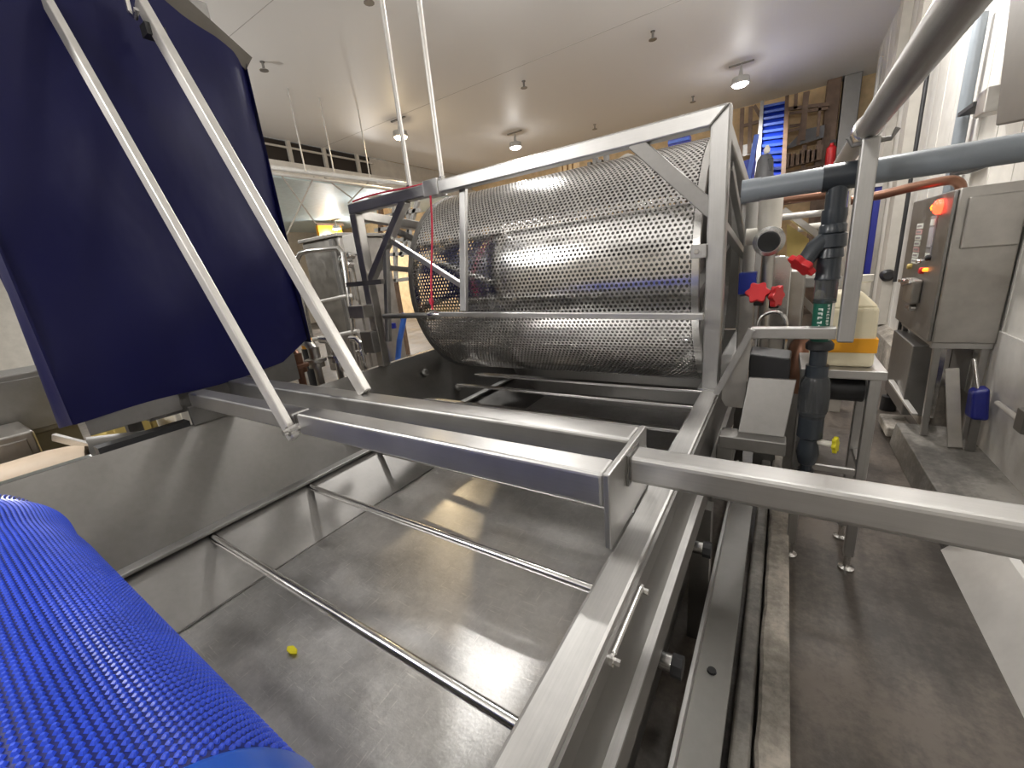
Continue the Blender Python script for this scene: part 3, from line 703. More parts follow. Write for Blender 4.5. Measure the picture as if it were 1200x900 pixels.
MB().lathe((pc[0], 4.35, pc[2]), (0, -1, -.1), [(0, .1), (.25, .1)], 20).build('tee_body', 'pvcwhite', wfil, smooth=True)
MB().lathe((pc[0], 4.1, pc[2]-.03), (0, -1, -.1), [(0, .115), (.03, .115), (.035, .09), (.06, .085)], 20).build('cap_ring', 'bar', wfil, smooth=True)
MB().lathe((pc[0], 4.04, pc[2]-.035), (0, -1, -.1), [(0, .08), (.01, .07)], 20).build('clear_cap', 'darkclear', wfil, smooth=True)
MB().tube((pc[0]-.18, 4.3, pc[2]+.02), (pc[0], 4.3, pc[2]+.02), .07, 14).build('branch', 'pvcwhite', wfil, smooth=True)
MB().tube((pc[0], 4.3, -1.6), (pc[0], 4.3, pc[2]), .045, 12).build('riser', 'equip', wfil, smooth=True)
sp = tag(MB().tube(P(882, 236, y=4.6), P(876, 330, y=4.6), .05, 12).build('stand_pipe', 'paint', smooth=True), 'grey upright pipe between drum frame and white filter', 'pipe')
for i, (u, v_, ax, lab) in enumerate(((888, 344, (0, -1, .5), 'red handwheel valve beside the blue actuator'), (907, 347, (1, -.5, 0), 'red handwheel valve on the chain guard side'))):
    q = P(u, v_, y=3.7); t = thing('handwheel_valve', (q[0], 3.8, q[2]-.1), lab, 'valve')
    handwheel(q, ax, .075, 'red', 'handwheel', t)
    MB().tube(q, (q[0]-.02, 3.95, q[2]-.03), .03).build('stem', 'black', t, smooth=True)
    MB().box(q[0]-.035, q[0]+.035, 3.9, 4.0, q[2]-.12, q[2]+.02).build('valve_body', 'black', t, bevel=.01)
q = P(875, 332, y=4.1); ba = thing('valve_actuator', (q[0], 3.9, q[2]-.2), 'small blue actuator box behind the frame post', 'actuator')
MB().box(q[0]-.06, q[0]+.07, 4.05, 4.2, q[2]-.09, q[2]+.09).build('actuator_box', 'blue', ba, bevel=.01)
MB().box(q[0]-.05, q[0]+.07, 4.08, 4.17, q[2]-.75, q[2]-.10).build('actuator_leg', 'equip', ba, bevel=.01)
# hoop handle and hose near the arm
h0 = P(905, 378, y=3.6); hp = []
for k_ in range(13): t = math.pi*k_/12; hp.append((h0[0]-.09*math.cos(t), 3.6, h0[2]-.02+.10*math.sin(t)))
hp = [(hp[0][0], 3.6, -1.2)]+hp+[(hp[-1][0], 3.6, -1.2)]
tag(MB().path(hp, .014, 8).build('hoop_handle', 'bar', smooth=True), 'bent steel hoop handle behind the bracket arm', 'handle')
pm = tag(MB().lathe((P(905, 400, y=4.25)[0]+.22, 4.25, -1.3), (0, 0, 1), [(0, .12), (.3, .12), (.42, .09), (.48, .05)], 16).build('pump_motor', 'copper', smooth=True), 'rusty pump motor under the bracket arm', 'motor')
x_ = P(905, 400, y=4.25)[0]+.22; MB().box(x_-.06, x_+.06, 4.19, 4.31, GZ, -1.3).build('pedestal', 'dark', pm, origin=ORG[pm.name])
# yellow sided hopper and pale frames beyond
yh = thing('yellow_hopper', P(935, 300, y=6.2), 'yellow sided hopper with a sloping steel lid', 'hopper')
a, b_, c_, d_ = P(922, 262, y=6.2), P(948, 280, y=6.2), P(948, 322, y=6.2), P(922, 318, y=6.2)
MB().prism([a, b_, c_, d_], (0, .7, 0)).build('hopper_side', 'yellowpanel', yh)
MB().bar(P(918, 247, y=6.15), P(958, 276, y=6.15), .5, .06, (0, 0, 1)).build('hopper_lid', 'equip', yh)
for x in (a[0]+.02, b_[0]-.02): MB().box(x-.04, x+.04, 6.3, 6.38, GZ, c_[2]+.1).build('leg', 'equip', yh)
sb = thing('sorting_bench', P(945, 340, y=5.4), 'pale steel bench between chain guard and jug stand', 'bench')
a = P(925, 326, y=5.4); b_ = P(985, 330, y=5.4)
MB().box(a[0], b_[0], 5.3, 6.0, a[2]-.1, a[2]).build('bench_top', 'paint', sb, bevel=.01)
MB().bar(P(930, 340, y=5.4), P(958, 368, y=5.4), .06, .08, (0, 1, 0)).build('bench_brace', 'equip', sb)
MB().box(a[0], b_[0], 5.3, 5.9, a[2]-.72, a[2]-.66).build('bench_shelf', 'pvcwhite', sb)
for x in (a[0]+.05, b_[0]-.05): MB().box(x-.04, x+.04, 5.5, 5.58, GZ, a[2]).build('leg', 'paint', sb)
for i, (u0, v0, u1, v1, yv, r, mt, lab) in enumerate((
        (880, 240, 985, 226, 4.9, .04, 'copper', 'brown pipe just under the grey cross pipe'),
        (905, 256, 985, 247, 5.2, .03, 'rod', 'thin pale pipe over the yellow hopper'),
        (870, 228, 990, 207, 7.0, .05, 'brown', 'dark brown pipe behind the grey cross pipe'),
        (935, 268, 985, 262, 7.6, .05, 'white_dim', 'short off-white pipe behind the red valve'))):
    pr = tag(MB().tube(P(u0, v0, y=yv), P(u1, v1, y=yv), r, 12).build('pipe_run', mt, smooth=True), lab, 'pipe')
    q = P(u1-4, v1+.5, y=yv); MB().tube((q[0], yv, GZ), q, .03, 8).build('support_post', 'dark', pr, origin=ORG[pr.name], smooth=True)
tag(MB().box(.62, .8, 6.9, 7.1, GZ, .9).build('support_column', 'white_dim', bevel=.01), 'off-white square column behind the pipe drop', 'column')

# ---------------------------------------------------------------- control cabinet on its stand
cc = thing('control_cabinet', (1.48, 6.2, -2.13), 'stainless control cabinet on legs against the white wall', 'control cabinet')
KX, KY0, KY1, KZ0, KZ1 = 1.25, 5.52, 7.06, -1.12, .285
MB().box(KX+.02, 1.70, KY0, KY1, KZ0, KZ1).build('cabinet_body', 'equip', cc, bevel=.012)
dd = MB().box(KX-.01, KX+.02, KY0+.02, KY1-.01, KZ0+.01, KZ1-.01).build('cabinet_door', 'dark', cc, bevel=.01)
MB().box(1.33, 1.69, KY0-.03, KY0, -.24, .20).build('access_panel', 'equip', cc, bevel=.012)
def onface(u, v): return P(u, v, x=KX-.012)
q = onface(1103, 242)
bc = MB().lathe((KX-.01, q[1], q[2]), (-1, 0, 0), [(0, .07), (.03, .07), (.05, .055), (.07, .0)], 18).build('red_beacon', 'redlit', dd, smooth=True); bc['label'] = 'glowing red indicator lamp'
MB().lathe((KX-.075, q[1]+.02, q[2]), (-1, 0, 0), [(0, .03), (.012, .0)], 12).build('beacon_core', 'amberlit', dd, smooth=True)
def plate(u0, v0, u1, v1, name, mat, t=.006):
    a = onface(u0, v0); b2 = onface(u1, v1)
    return MB().box(KX-.012-t, KX-.010, min(a[1], b2[1]), max(a[1], b2[1]), min(a[2], b2[2]), max(a[2], b2[2])).build(name, mat, dd)
ya, yb2 = onface(1080, 270)[1], onface(1071, 270)[1]
for i in range(7):
    z1 = .02-.062*i
    st = MB().box(KX-.018, KX-.010, 6.42, 6.66, z1-.052, z1).build('warning_sticker', 'pinkprint' if i in (1, 4) else 'ink', dd)
    MB().box(KX-.020, KX-.018, 6.45, 6.63, z1-.036, z1-.014).build('sticker_print', 'grayprint', st)
sc_ = MB().box(KX-.02, KX-.010, 5.93, 6.12, -.36, .08).build('display', 'grayprint', dd, bevel=.004)
MB().box(KX-.024, KX-.02, 5.95, 6.10, -.22, -.03).build('display_screen', 'screen', sc_); MB().box(KX-.024, KX-.02, 5.95, 6.10, -.34, -.28).build('display_label', 'ink', sc_); MB().box(KX-.024, KX-.02, 5.95, 6.10, -.01, .05).build('display_label', 'ink', sc_)
for (u, v_, r, mt) in ((1090, 302, .03, 'black'), (1082, 317, .035, 'red'), (1087, 316, .02, 'amberlit'), (1079, 306, .02, 'bar'), (1068, 312, .03, 'yellowpanel')):
    q = onface(u, v_); MB().lathe((KX-.01, q[1], q[2]), (-1, 0, 0), [(0, r), (.03, r), (.04, r*.7)], 12).build('push_button', mt, dd, smooth=True)
sw = MB().box(KX-.09, KX-.01, 6.05, 6.42, -.80, -.55).build('switch_box', 'equip', dd, bevel=.015)
MB().bar((KX-.10, 6.1, -.56), (KX-.10, 6.42, -.62), .03, .05).build('disconnect_handle', 'bar', sw, bevel=.006)
for (y, z) in ((6.75, -.62), (6.2, -.86)):
    h_ = MB().lathe((KX-.01, y, z), (-1, 0, 0), [(0, .04), (.05, .035)], 10).build('latch', 'bar', dd, smooth=True)
    MB().bar((KX-.06, y+.12, z-.0), (KX-.06, y-.05, z+.01), .02, .035).build('latch_grip', 'bar', h_, bevel=.004)
lgs = []
for x, y in ((1.33, 5.6), (1.66, 5.6), (1.33, 6.95)):
    MB().bar((x+.03*(x < 1.5), y+.02, -2.12), (x, y, KZ0), .055, .055, (0, 1, 0)).build('leg', 'tube_z', cc, bevel=.006)
MB().box(1.28, 1.70, 5.56, 5.62, KZ0-.06, KZ0).build('stand_rail', 'tube', cc, bevel=.005)
MB().box(1.30, 1.36, 5.6, 7.0, KZ0-.06, KZ0).build('stand_rail', 'tube_y', cc, bevel=.005)
# brown conduit arching into the cabinet top
pts = [(.55, 6.0, .33), (.80, 6.0, .345), (1.0, 6.0, .375), (1.22, 6.0, .395)]+[(1.28+.10*math.sin(t), 6.0, .295+.10*math.cos(t)) for t in [k_*math.pi/12 for k_ in range(7)]]
tag(MB().path(pts, .045, 12).build('cable_conduit', 'copper', smooth=True), 'brown conduit bending down into the control cabinet', 'conduit')

# things under and beside the cabinet
ub = thing('floor_box', (1.32, 6.3, -2.13), 'dark grey steel box under the control cabinet', 'steel box')
MB().box(1.24, 1.50, 6.0, 7.0, -2.05, -1.25).build('box_body', 'dark', ub, bevel=.01)
MB().box(1.44, 1.50, 5.97, 6.0, -2.05, -1.24).build('box_edge', 'bar', ub)
tag(MB().bar(P(1044, 446, y=6.5), P(1072, 486, y=5.7), .05, .03).build('loose_rail', 'rod', bevel=.004), 'loose pale steel rail leaning on the dark box', 'rail')
tag(MB().bar((1.44, 5.5, -1.36), (1.52, 5.3, -2.1), .10, .02, (0, 1, 0)).build('leaning_plate', 'equip', bevel=.004), 'thin steel plate leaning under the cabinet', 'plate')
bb = MB().hexa([(1.56, 5.22, -1.78), (1.68, 5.22, -1.78), (1.68, 5.42, -1.80), (1.56, 5.42, -1.80)], [(1.55, 5.28, -1.52), (1.66, 5.28, -1.48), (1.66, 5.42, -1.48), (1.55, 5.42, -1.52)]).build('blue_scraper', 'navy', bevel=.03)
MB().bar((1.62, 5.3, -2.12), (1.62, 5.32, -1.79), .06, .04).build('scraper_stem', 'dark', bb)
tag(bb, 'blue plastic scraper head leaning on the steel wall lining', 'scraper'); MB().tube((1.6, 5.35, -1.53), (1.56, 5.45, -1.25), .015).build('handle', 'bar', bb, smooth=True)
ob = thing('outlet_box', (1.67, 4.55, -1.62), 'small grey electrical box on the wall conduit', 'electrical box')
MB().box(1.62, 1.69, 4.5, 4.64, -1.62, -1.44).build('box', 'dark', ob, bevel=.008)
tag(MB().tube((1.66, 1.5, -1.56), (1.66, 5.1, -1.56), .022).build('wall_conduit', 'rod', smooth=True), 'thin pale conduit running low along the wall', 'conduit')
cb = tag(MB().prism([(1.14, 6.0, -2.34), (1.38, 6.0, -2.34), (1.38, 6.0, -2.22), (1.14, 6.0, -2.22)], (0, .5, .0)).build('concrete_block', 'curb', bevel=.02), 'rough concrete block at the plinth end', 'block')
bl = thing('black_post', P(1040, 480, z=GZ), 'thin black post with a round rubber foot behind the cabinet stand', 'post')
q = P(1040, 480, z=GZ)
MB().lathe(q, (0, 0, 1), [(0, .09), (.2, .085), (.21, .03)], 16).build('foot', 'black', bl, smooth=True)
MB().tube((q[0], q[1], GZ+.2), (q[0], q[1], -.6), .035, 10).build('pole', 'black', bl, smooth=True)
# hook with a hanging rod on the wall
wh = thing('wall_wand', (1.66, 11.0, -1.9), 'black wash wand hanging on the white wall', 'wash wand')
a = P(1038, 322, x=1.62); c_ = P(1030, 392, x=1.62)
MB().tube((1.62, a[1], a[2]), (1.62, a[1]+.15, c_[2]), .03, 8).build('wand_tube', 'black', wh, smooth=True)
MB().lathe((1.62, a[1]-.25, a[2]), (0, 1, 0), [(0, .07), (.08, .11), (.3, .09), (.34, .04)], 14).build('wand_handle', 'black', wh, smooth=True)

# wall services on the right
def wallpipe(u0, v0, u1, v1, r, mt, name, lab, cat='conduit', x=1.62):
    a = P(u0, v0, x=x); b2 = P(u1, v1, x=x); yv = (a[1]+b2[1])/2
    return tag(MB().tube((x, yv, min(a[2], b2[2])), (x, yv, max(a[2], b2[2])), r, 12).build(name, mat=mt, smooth=True), lab, cat)
wallpipe(1101, 0, 1048, 330, .028, 'black', 'thin_conduit', 'thin dark conduit running up the white wall')
wp = wallpipe(1147, 20, 1112, 240, .06, 'pvc', 'riser_pipe', 'grey plastic riser pipe clipped to the white wall', 'pipe')
wallpipe(1027, 78, 1020, 200, .04, 'paint', 'corner_conduit', 'grey conduit at the far end of the white wall')
for j, (u, v_) in enumerate(((1140, 127), (1130, 200))):
    q = P(u, v_, x=1.60); MB().box(1.54, 1.70, q[1]-.25, q[1]+.25, q[2]-.02, q[2]+.02).build('pipe_clip', 'black', wp, origin=ORG[wp.name])
fcx = thing('wall_fan_box', (1.55, 3.7, .9), 'brown grey equipment box mounted high on the wall', 'equipment box')
a, b_ = P(1200, 10, x=1.5), P(1168, 148, x=1.5)
MB().prism([P(1190, -60, x=1.42), P(1166, 148, x=1.42), P(1215, 138, x=1.42), P(1260, -70, x=1.42)], (.28, 0, 0)).build('box_shell', 'boxbrown', fcx, bevel=.015)
q = P(1158, 118, x=1.55); MB().box(1.5, 1.7, q[1]-.12, q[1]+.12, q[2]-.12, q[2]+.1).build('junction_box', 'equip', fcx, bevel=.01)
MB().tube((1.62, q[1], q[2]), (1.62, q[1], 2.4), .02, 8).build('conduit', 'rod', fcx, smooth=True)
# wall pilasters and far door
for i, (u, lab) in enumerate(((1052, 'pale square pilaster on the wall by the far doorway'), (1075, 'pale square pilaster on the wall behind the conduit'))):
    q = P(u, 60, x=1.6); tag(MB().box(1.56, 1.72, q[1]-.2, q[1]+.2, -1.75, CEIL).build('wall_pilaster', 'white_dim', bevel=.01), lab, 'pilaster')
dn = thing('blue_curtain', (.95, 10.5, GZ), 'navy blue strip curtain beyond the jug stand', 'curtain')
for i in range(5):
    a = P(990+i*7, 255, y=10.5); MB().box(a[0], a[0]+.135, 10.5, 10.53, GZ+.05, .75).build('curtain_strip', 'navy', dn, bevel=.01)
MB().box(P(988, 250, y=10.5)[0]-.05, P(1026, 250, y=10.5)[0]+.05, 10.45, 10.58, .75, .9).build('curtain_rail', 'paint', dn)

# ---------------------------------------------------------------- far end: blue elevator, walkway, pillars
FE = 17.6
el = thing('cleated_elevator', P(900, 210, y=FE-1.5), 'steep blue cleated elevator belt against the tan wall', 'conveyor')
A0, A1 = P(885, 236, y=13.2), P(916, 236, y=13.2); B0, B1 = P(893, 124, y=FE), P(922, 118, y=FE)
MB().hexa([A0, A1, (A1[0], A1[1]+.1, A1[2]-.1), (A0[0], A0[1]+.1, A0[2]-.1)], [B0, B1, (B1[0], B1[1]+.1, B1[2]-.1), (B0[0], B0[1]+.1, B0[2]-.1)]).build('belt', 'blue', el)
cm = None
for k_ in range(13):
    t = (k_+.5)/13; p_ = Vector(A0).lerp(Vector(B0), t); q_ = Vector(A1).lerp(Vector(B1), t)
    MB().bar(p_+Vector((0, -.05, .03)), q_+Vector((0, -.05, .03)), .1, .07).build('cleat', 'bluelite', el)
for a_, b2 in ((A0, B0), (A1, B1)): MB().bar(a_, b2, .10, .32, (0, 0, 1)).build('side_frame', 'brown' if a_ is A1 else 'paint', el)
MB().box(A0[0], A1[0], 13.3, 13.4, GZ, A0[2]).build('leg', 'brown', el); MB().box(B0[0], B1[0], FE+.2, FE+.3, GZ, B0[2]-.1).build('leg', 'brown', el)
hp = thing('blue_hopper', P(880, 205, y=12.5), 'flared blue hopper at the foot of the elevator', 'hopper')
MB().prism([P(868, 190, y=12.4), P(884, 184, y=12.4), P(880, 215, y=12.4), P(868, 215, y=12.4)], (0, .8, 0)).build('hopper_shell', 'blue', hp)
MB().bar(P(887, 158, y=12.3), P(876, 215, y=12.3), .1, .14, (0, 1, 0)).build('hopper_rail', 'bluelite', hp)
MB().box(P(872, 215, y=12.6)[0], P(880, 215, y=12.6)[0], 12.6, 12.9, GZ, P(872, 214, y=12.6)[2]).build('pedestal', 'brown', hp)
gm = thing('gear_motor', P(895, 212, y=12.0), 'grey gear motor with a white cap beside the elevator', 'motor')
q = P(895, 212, y=12.0); q2 = P(894, 182, y=12.0); q3 = P(899, 176, y=12.0)
MB().lathe((q[0], 12.0, q[2]), (0, 0, 1), [(0, .2), (q2[2]-q[2]-.1, .16), (q2[2]-q[2], .1)], 14).build('motor_body', 'motorgrey', gm, smooth=True)
MB().lathe((q3[0], 11.9, q3[2]-.08), (0, 0, 1), [(0, .05), (.08, .07), (.16, .03)], 12).build('cap', 'pvcwhite', gm, smooth=True)
MB().box(q3[0]-.02, q3[0]+.12, 11.85, 12.0, q3[2]-.45, q3[2]-.2).build('terminal_box', 'black', gm, bevel=.01)
MB().box(q[0]-.06, q[0]+.06, 11.94, 12.06, GZ, q[2]).build('pedestal', 'dark', gm)
wk = thing('steel_walkway', P(940, 205, y=FE), 'brown steel walkway with railings in front of the tan wall', 'walkway')
YW = 17.9
def wbar(u0, v0, u1, v1, w, name='railing', mat='brown', yv=YW): MB().bar(P(u0, v0, y=yv), P(u1, v1, y=yv), w, w, (0, 1, 0)).build(name, mat, wk)
for (u0, v0, u1, v1, w) in ((870, 127, 868, 185, .12), (880, 125, 878, 180, .12), (884, 124, 891, 136, .1), (870, 148, 892, 142, .1),
                            (922, 128, 972, 122, .10), (925, 133, 970, 127, .08), (945, 108, 940, 165, .16), (947, 108, 935, 170, .1), (933, 110, 932, 128, .1), (961, 125, 958, 160, .08),
                            (925, 148, 940, 146, .08), (924, 154, 940, 150, .08), (943, 170, 941, 200, .12), (918, 187, 960, 178, .1), (960, 165, 957, 200, .12), (915, 206, 968, 194, .14)):
    wbar(u0, v0, u1, v1, w)
MB().hexa([P(865, 185, y=YW), P(892, 177, y=YW), P(893, 165, y=YW), P(866, 171, y=YW)], [P(865, 185, y=YW+.5), P(892, 177, y=YW+.5), P(893, 165, y=YW+.5), P(866, 171, y=YW+.5)]).build('walkway_fascia', 'sheet', wk)
MB().hexa([P(918, 176, y=YW), P(965, 161, y=YW), P(967, 146, y=YW), P(942, 152, y=YW)], [P(918, 176, y=YW+.5), P(965, 161, y=YW+.5), P(967, 146, y=YW+.5), P(942, 152, y=YW+.5)]).build('walkway_deck', 'motorgrey', wk)
for k_ in range(7):
    u = 922+k_*6; a_ = P(u, 197-k_*1.5, y=YW-.3); MB().box(a_[0]-.09, a_[0]+.09, YW-.4, YW-.1, a_[2], a_[2]+.42-.05*(k_ % 3)).build('stacked_part', 'brown', wk)
for x_ in (P(868, 190, y=YW)[0], P(958, 190, y=YW)[0]): MB().box(x_-.08, x_+.08, YW+.1, YW+.25, GZ, P(900, 190, y=YW)[2]).build('leg', 'brown', wk)
for i, (u, mt, lab, w) in enumerate(((975, 'brown', 'dark brown steel column against the tan wall', .18), (996, 'dark', 'grey steel column on the tan wall near the white wall', .22))):
    q = P(u, 120, y=18.4); tag(MB().box(q[0]-w, q[0]+w, 18.2, 18.7, GZ, CEIL).build('building_column', mt, bevel=.02), lab, 'column')
fe = thing('fire_extinguisher', P(972, 198, y=17.5), 'dark red cylinder hanging beside the brown column', 'extinguisher')
q = P(972, 196, y=17.5); MB().lathe((q[0], 17.5, q[2]), (0, 0, 1), [(0, .1), (.03, .13), (.55, .13), (.63, .05), (.7, .05)], 14).build('cylinder', 'red', fe, smooth=True)
MB().box(q[0]-.05, q[0]+.1, 17.45, 17.55, q[2]+.68, q[2]+.76).build('valve', 'black', fe)

# ---------------------------------------------------------------- beyond the tank on the left
sx = thing('steel_vessel', P(375, 400, y=5.2), 'boxy stainless vessel beyond the tank rim', 'vessel')
a, b_ = P(342, 285, y=5.2), P(404, 290, y=5.2); lo_ = P(400, 420, y=5.2)[2]
MB().box(-8.4, b_[0]-.15, 5.2, 6.4, lo_-.3, a[2]-.05).build('vessel_shell', 'equip', sx, bevel=.03)
MB().box(-8.45, b_[0]-.1, 5.15, 6.45, a[2]-.05, a[2]+.02).build('vessel_lid', 'equip', sx, bevel=.01)
MB().box(b_[0]-.35, b_[0]-.25, 5.13, 5.2, lo_-.2, a[2]-.08).build('stiffener', 'dark', sx)
for x in (-8.2, b_[0]-.4): MB().box(x-.08, x+.08, 5.6, 5.76, GZ, lo_-.3).build('leg', 'dark', sx)
hr2 = thing('hand_rail', P(412, 420, y=4.7), 'bent tube hand rail in front of the steel vessel', 'railing')
pts = [P(372, 430, y=4.7), P(349, 320, y=4.7), P(348, 305, y=4.7), P(352, 297, y=4.7), P(362, 294, y=4.7), P(397, 291, y=4.7), P(402, 296, y=4.7), P(416, 400, y=4.7), P(422, 440, y=4.7)]
MB().path(pts, .045, 10).build('rail_tube', 'bar', hr2, smooth=True)
for u, v_ in ((372, 430), (422, 440)):
    q = P(u, v_, y=4.7); MB().tube((q[0], 4.7, GZ), q, .045, 10).build('foot_tube', 'equip', hr2, smooth=True)
MB().tube(P(372, 354, y=4.7), P(411, 346, y=4.7), .035).build('mid_rail', 'rod', hr2, smooth=True)
MB().tube(P(366, 398, y=4.7), P(420, 388, y=4.7), .04).build('low_rail', 'rod', hr2, smooth=True)
wc = thing('white_control_box', P(408, 300, y=5.0), 'white control box hung beside the drum frame post', 'control box')
a, b_ = P(400, 276, y=5.0), P(418, 298, y=5.0); MB().box(a[0], b_[0], 5.0, 5.2, b_[2], a[2]).build('box', 'white', wc, bevel=.02)
MB().box(a[0]+.05, a[0]+.12, 5.05, 5.12, GZ, b_[2]).build('post', 'equip', wc)
vc = thing('valve_cluster', P(405, 330, y=4.9), 'steel valve cluster under the white control box', 'valves')
for k_, (u, v_, r) in enumerate(((405, 305, .08), (412, 310, .07), (408, 318, .06), (414, 300, .06))):
    q = P(u, v_, y=4.95); MB().lathe(q, (0, -1, .2), [(0, r), (.1, r), (.12, r*.6)], 12).build('valve_body', 'bar', vc, smooth=True)
for u in (408, 413): MB().tube(P(u, 318, y=4.97), P(u+6, 352, y=4.97), .03).build('pipe', 'equip', vc, smooth=True)
gb = thing('drive_gearbox', (-4.25, 3.2, -.5), 'steel drive box bolted to the far frame post', 'gearbox')
a, b_ = P(416, 358, y=3.05), P(438, 372, y=3.05)
MB().box(a[0]-.05, -3.93, 2.98, 3.12, b_[2], a[2]).build('box', 'equip', gb, bevel=.008)
MB().box(a[0]+.05, -3.9, 3.0, 3.1, a[2]-.55, a[2]-.30).build('lower_box', 'dark', gb, bevel=.01)
MB().bar((-4.2, 3.05, -.02), (-3.6, 3.05, -.02), .05, .05).build('hinge_bar', 'dark', gb)
ho = thing('blue_hose', P(468, 425, y=6.0), 'blue corrugated hose beyond the drum end', 'hose')
hs_ = [P(466, 425, y=6.0)[:2]+(GZ,), P(466, 425, y=6.0), P(468, 400, y=6.0), P(472, 380, y=6.0), P(474, 368, y=6.0)]
MB().path(hs_, .06, 12).build('hose', 'hose', ho, smooth=True)
MB().lathe(P(461, 382, y=6.0), (0, 0, 1), [(-.05, .06), (.06, .06)], 12).build('fitting', 'navy', ho, smooth=True)
# piping along the floor beyond the tank, left
lpz = thing('insulated_duct', P(30, 540, x=-4.6), 'cream insulated duct running beside the tank rim', 'duct')
MB().path([(-4.95, -.6, -1.36), (-4.75, .2, -1.22), (-4.62, .42, -1.19), (-4.55, .62, -1.2)], .185, 20).build('duct', 'duct', lpz, smooth=True)
MB().path([(-4.55, .62, -1.15), (-4.5, 1.0, -1.2), (-4.5, 1.6, -1.3)], [.18, .15, .12], 20).build('reducer', 'sheet', lpz, smooth=True)
MB().bar((-4.70, .50, -.93), (-4.45, .66, -1.05), .03, .06).build('clamp_handle', 'bar', lpz, bevel=.006)
for i, (x, y0, y1, z0, z1, mt, lab) in enumerate(((-5.6, -.2, .5, -1.6, -1.0, 'equip', 'low steel cabinet behind the cream duct'), (-6.4, .3, 1.0, -1.2, -.55, 'sheet', 'dull steel cabinet behind the hoist'),
                                                  (-5.4, .9, 1.3, -1.9, -1.05, 'yellowpanel', 'yellow machine side seen under the hoist'), (-5.6, 1.5, 1.9, -1.9, -.98, 'pvcwhite', 'cream machine side seen under the hoist'))):
    t = thing('steel_cabinet', (x, y0, GZ), lab, 'cabinet')
    MB().box(x-.7, x, y0, y1, z0, z1).build('cabinet_body', mt, t, bevel=.02)
    MB().box(x, x+.02, y0+.06, y1-.06, z0+.06, z1-.06).build('cabinet_door', mt, t, bevel=.006)
    MB().box(x-.6, x-.1, y0+.1, y1-.1, GZ, z0).build('plinth', 'dark', t)
def mach(u, v, x, lab, sz, mt='equip'):
    q = P(u, v, x=x); t = thing('pipe_fitting', q, lab, 'pipe fitting')
    MB().lathe(q, (0, 0, 1), [(0, sz), (sz*.6, sz), (sz*.7, sz*1.3), (sz*1.1, sz*1.3), (sz*1.2, sz*.7), (sz*2.6, sz*.7)], 14).build('flange', mt, t, smooth=True)
    MB().path([(q[0], q[1], q[2]+sz*2.3), (q[0]-sz, q[1], q[2]+sz*3.3), (q[0]-sz*3, q[1], q[2]+sz*3.4)], sz*.6, 10).build('elbow', mt, t, smooth=True)
    MB().tube((q[0], q[1], GZ), q, sz*.5, 10).build('riser', mt, t, smooth=True)
mach(372, 430, -4.5, 'steel pipe fitting below the steel vessel', .09); mach(396, 424, -4.42, 'steel pipe fitting beside the frame post', .08, 'bar'); mach(352, 436, -4.4, 'brown pipe fitting by the hoist foot', .08, 'copper'); mach(425, 416, -4.3, 'steel pipe fitting at the foot of the frame post', .06, 'bar')
og = thing('orange_motor', P(362, 408, y=2.9), 'small orange topped motor beside the blue cover', 'motor')
q = P(361, 408, y=2.9); MB().lathe(q, (0, 0, 1), [(0, .07), (.12, .07), (.14, .04)], 12).build('motor_cap', 'orange', og, smooth=True)
MB().tube((q[0], q[1], GZ), q, .08, 12).build('motor_body', 'black', og, smooth=True)
# racks of steelwork seen past the drum end and over its top
rk = thing('steel_rack', P(480, 320, y=9.0), 'tan steel rack of shelves beyond the drum end', 'rack')
for (u0, v0, u1, v1) in ((446, 240, 446, 330), (462, 238, 464, 330), (478, 240, 482, 310), (490, 235, 470, 300), (440, 256, 492, 246), (440, 270, 490, 262), (440, 285, 486, 279), (440, 300, 484, 296), (455, 330, 484, 326)):
    MB().bar(P(u0, v0, y=9.0), P(u1, v1, y=9.0), .1, .1, (0, 1, 0)).build('rack_bar', 'brown' if v0 == v1 or u0 == u1 else 'paint', rk)
for k_ in range(9):
    a_ = P(448+(k_ % 3)*14, 256+(k_//3)*15, y=9.2); MB().box(a_[0]-.08, a_[0]+.22, 9.1, 9.4, a_[2], a_[2]+.26).build('carton', 'tan', rk)
MB().box(P(446, 330, y=9.0)[0]-.05, P(446, 330, y=9.0)[0]+.05, 8.95, 9.05, GZ, P(446, 328, y=9.0)[2]).build('leg', 'brown', rk); MB().box(P(464, 330, y=9.0)[0]-.05, P(464, 330, y=9.0)[0]+.05, 8.95, 9.05, GZ, P(464, 328, y=9.0)[2]).build('leg', 'brown', rk)
bx = thing('blue_screen', P(800, 170, y=11), 'dark blue panel above the back of the drum', 'panel')
a, b_ = P(783, 164, y=11.), P(808, 176, y=11.); MB().box(a[0], b_[0], 11, 11.2, b_[2]-.4, a[2]).build('panel', 'navy', bx); MB().box(a[0]+.3, a[0]+.4, 11.05, 11.15, GZ, b_[2]-.4).build('leg', 'brown', bx)
MB().box(a[0], b_[0], 10.97, 11, a[2]-.1, a[2]-.04).build('panel_edge', 'bluelite', bx)
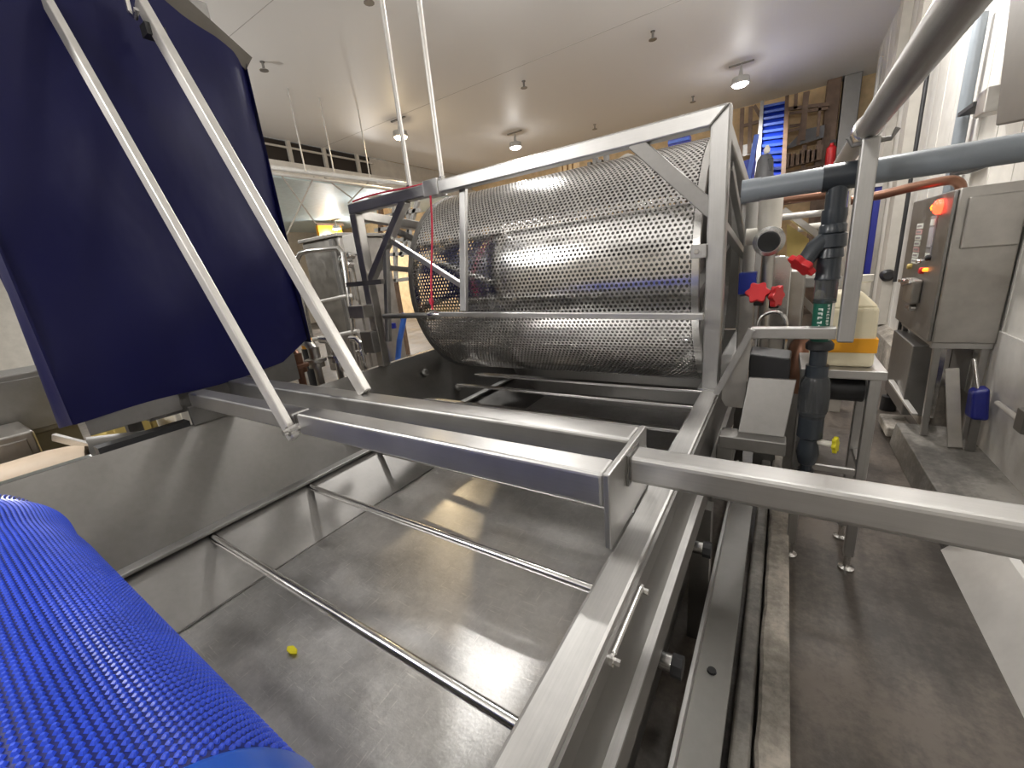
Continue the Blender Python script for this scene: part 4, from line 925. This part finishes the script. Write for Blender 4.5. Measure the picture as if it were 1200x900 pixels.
for i, (u, w, h) in enumerate(((735, 14, 12), (700, 20, 10), (665, 16, 9), (818, 12, 18))):
    q = P(u, 190 if u < 800 else 178, y=12); t = thing('dome_cover' if i == 0 else 'machine_top', (q[0], 12, GZ), ['white domed cover just above the drum', 'dark machine top over the drum beside the dome', 'tan machine top over the drum middle', 'brown pipe rack above the drum beside the post'][i], 'machine')
    if i == 0: MB().lathe((q[0], 12, q[2]-.3), (0, 0, 1), [(0, .3), (.25, .3), (.42, .22), (.5, .05)], 18).build('dome', 'white', t, smooth=True)
    else:
        for k_ in range(4): MB().box(q[0]-.3+k_*.16, q[0]-.2+k_*.16, 12, 12.2, q[2]-.5, q[2]+.05+.1*(k_ % 2)).build('upright', ('brown', 'dark', 'tan', 'brown')[i], t)
        MB().box(q[0]-.4, q[0]+.4, 11.95, 12.25, q[2]-.6, q[2]-.45).build('deck', 'brown', t)
    MB().box(q[0]-.08, q[0]+.08, 12.05, 12.2, GZ, q[2]-.3).build('leg', 'brown', t)
# overhead services on the left: pale conduit run, hangers, cross cables
tray = thing('conduit_run', P(400, 210, x=-11), 'long pale conduit run hung under the dark recess', 'conduit')
MB().tube(P(318, 196, x=-11), P(476, 216, x=-9), .06, 10).build('conduit', 'white', tray, smooth=True)
MB().tube(P(318, 203, x=-12), P(460, 222, x=-10.5), .04, 10).build('conduit', 'white', tray, smooth=True)
for (u, v_) in ((358, 201), (392, 205), (434, 211)):
    q = P(u, v_, x=-10.4); MB().tube((q[0], q[1], q[2]), (q[0], q[1], CEIL), .018, 6).build('hanger', 'rod', tray, smooth=True)
for i, (u0, v0, u1, v1) in enumerate(((328, 203, 370, 262), (368, 207, 336, 275), (380, 208, 412, 232), (432, 213, 408, 238))):
    tag(MB().tube(P(u0, v0, x=-13.83), P(u1, v1, x=-13.83), .024, 6).build('brace_cable', 'paint', smooth=True), ['bracing cable sloping down beside the blue cover', 'bracing cable crossing the one beside the blue cover', 'bracing cable under the dark recess', 'bracing cable reaching the frame corner'][i], 'cable', 'bracing cables by the recess')
ow = thing('lit_wall_patch', P(388, 270, x=-20), 'small orange panel painting a lit area of wall far behind the vessel', 'alcove')
a, b_ = P(372, 264, x=-22), P(402, 276, x=-22); MB().box(-22.2, -22, min(a[1], b_[1]), max(a[1], b_[1]), b_[2], a[2]).build('panel', 'orange', ow)  # orange colour stands in for light on the far wall
MB().box(-22, -21.9, min(a[1], b_[1])-.1, max(a[1], b_[1])+.1, a[2], a[2]+.12).build('lintel', 'brown', ow)
MB().box(-22.2, -22.0, min(a[1], b_[1]), max(a[1], b_[1]), GZ, b_[2]).build('base', 'white_dim', ow)
# sprinkler heads on the ceiling
for i, (u, v_) in enumerate(((309, 80), (614, 101), (765, 44), (812, 118), (697, 150), (432, 0))):
    q = P(u, v_, z=CEIL-.12); t = thing('sprinkler_head', (q[0], q[1], CEIL-.2), ['dark sprinkler head on the ceiling beside the blue hoist cover', 'dark ceiling sprinkler head between hanging rods and drum middle', 'dark ceiling sprinkler head nearest the aisle wall', 'dark ceiling sprinkler head close to the lamp above the elevator', 'dark ceiling sprinkler head just over the drum frame beam', 'dark ceiling sprinkler head beside the hanging rods'][i], 'sprinkler', 'ceiling sprinkler heads')
    MB().lathe((q[0], q[1], CEIL), (0, 0, -1), [(0, .05), (.015, .05), (.02, .025), (.12, .025)], 10).build('stem', 'dark', t, smooth=True)
    MB().lathe((q[0], q[1], CEIL-.12), (0, 0, -1), [(0, .03), (.03, .03), (.035, .09), (.045, .09)], 10).build('deflector', 'dark', t, smooth=True)
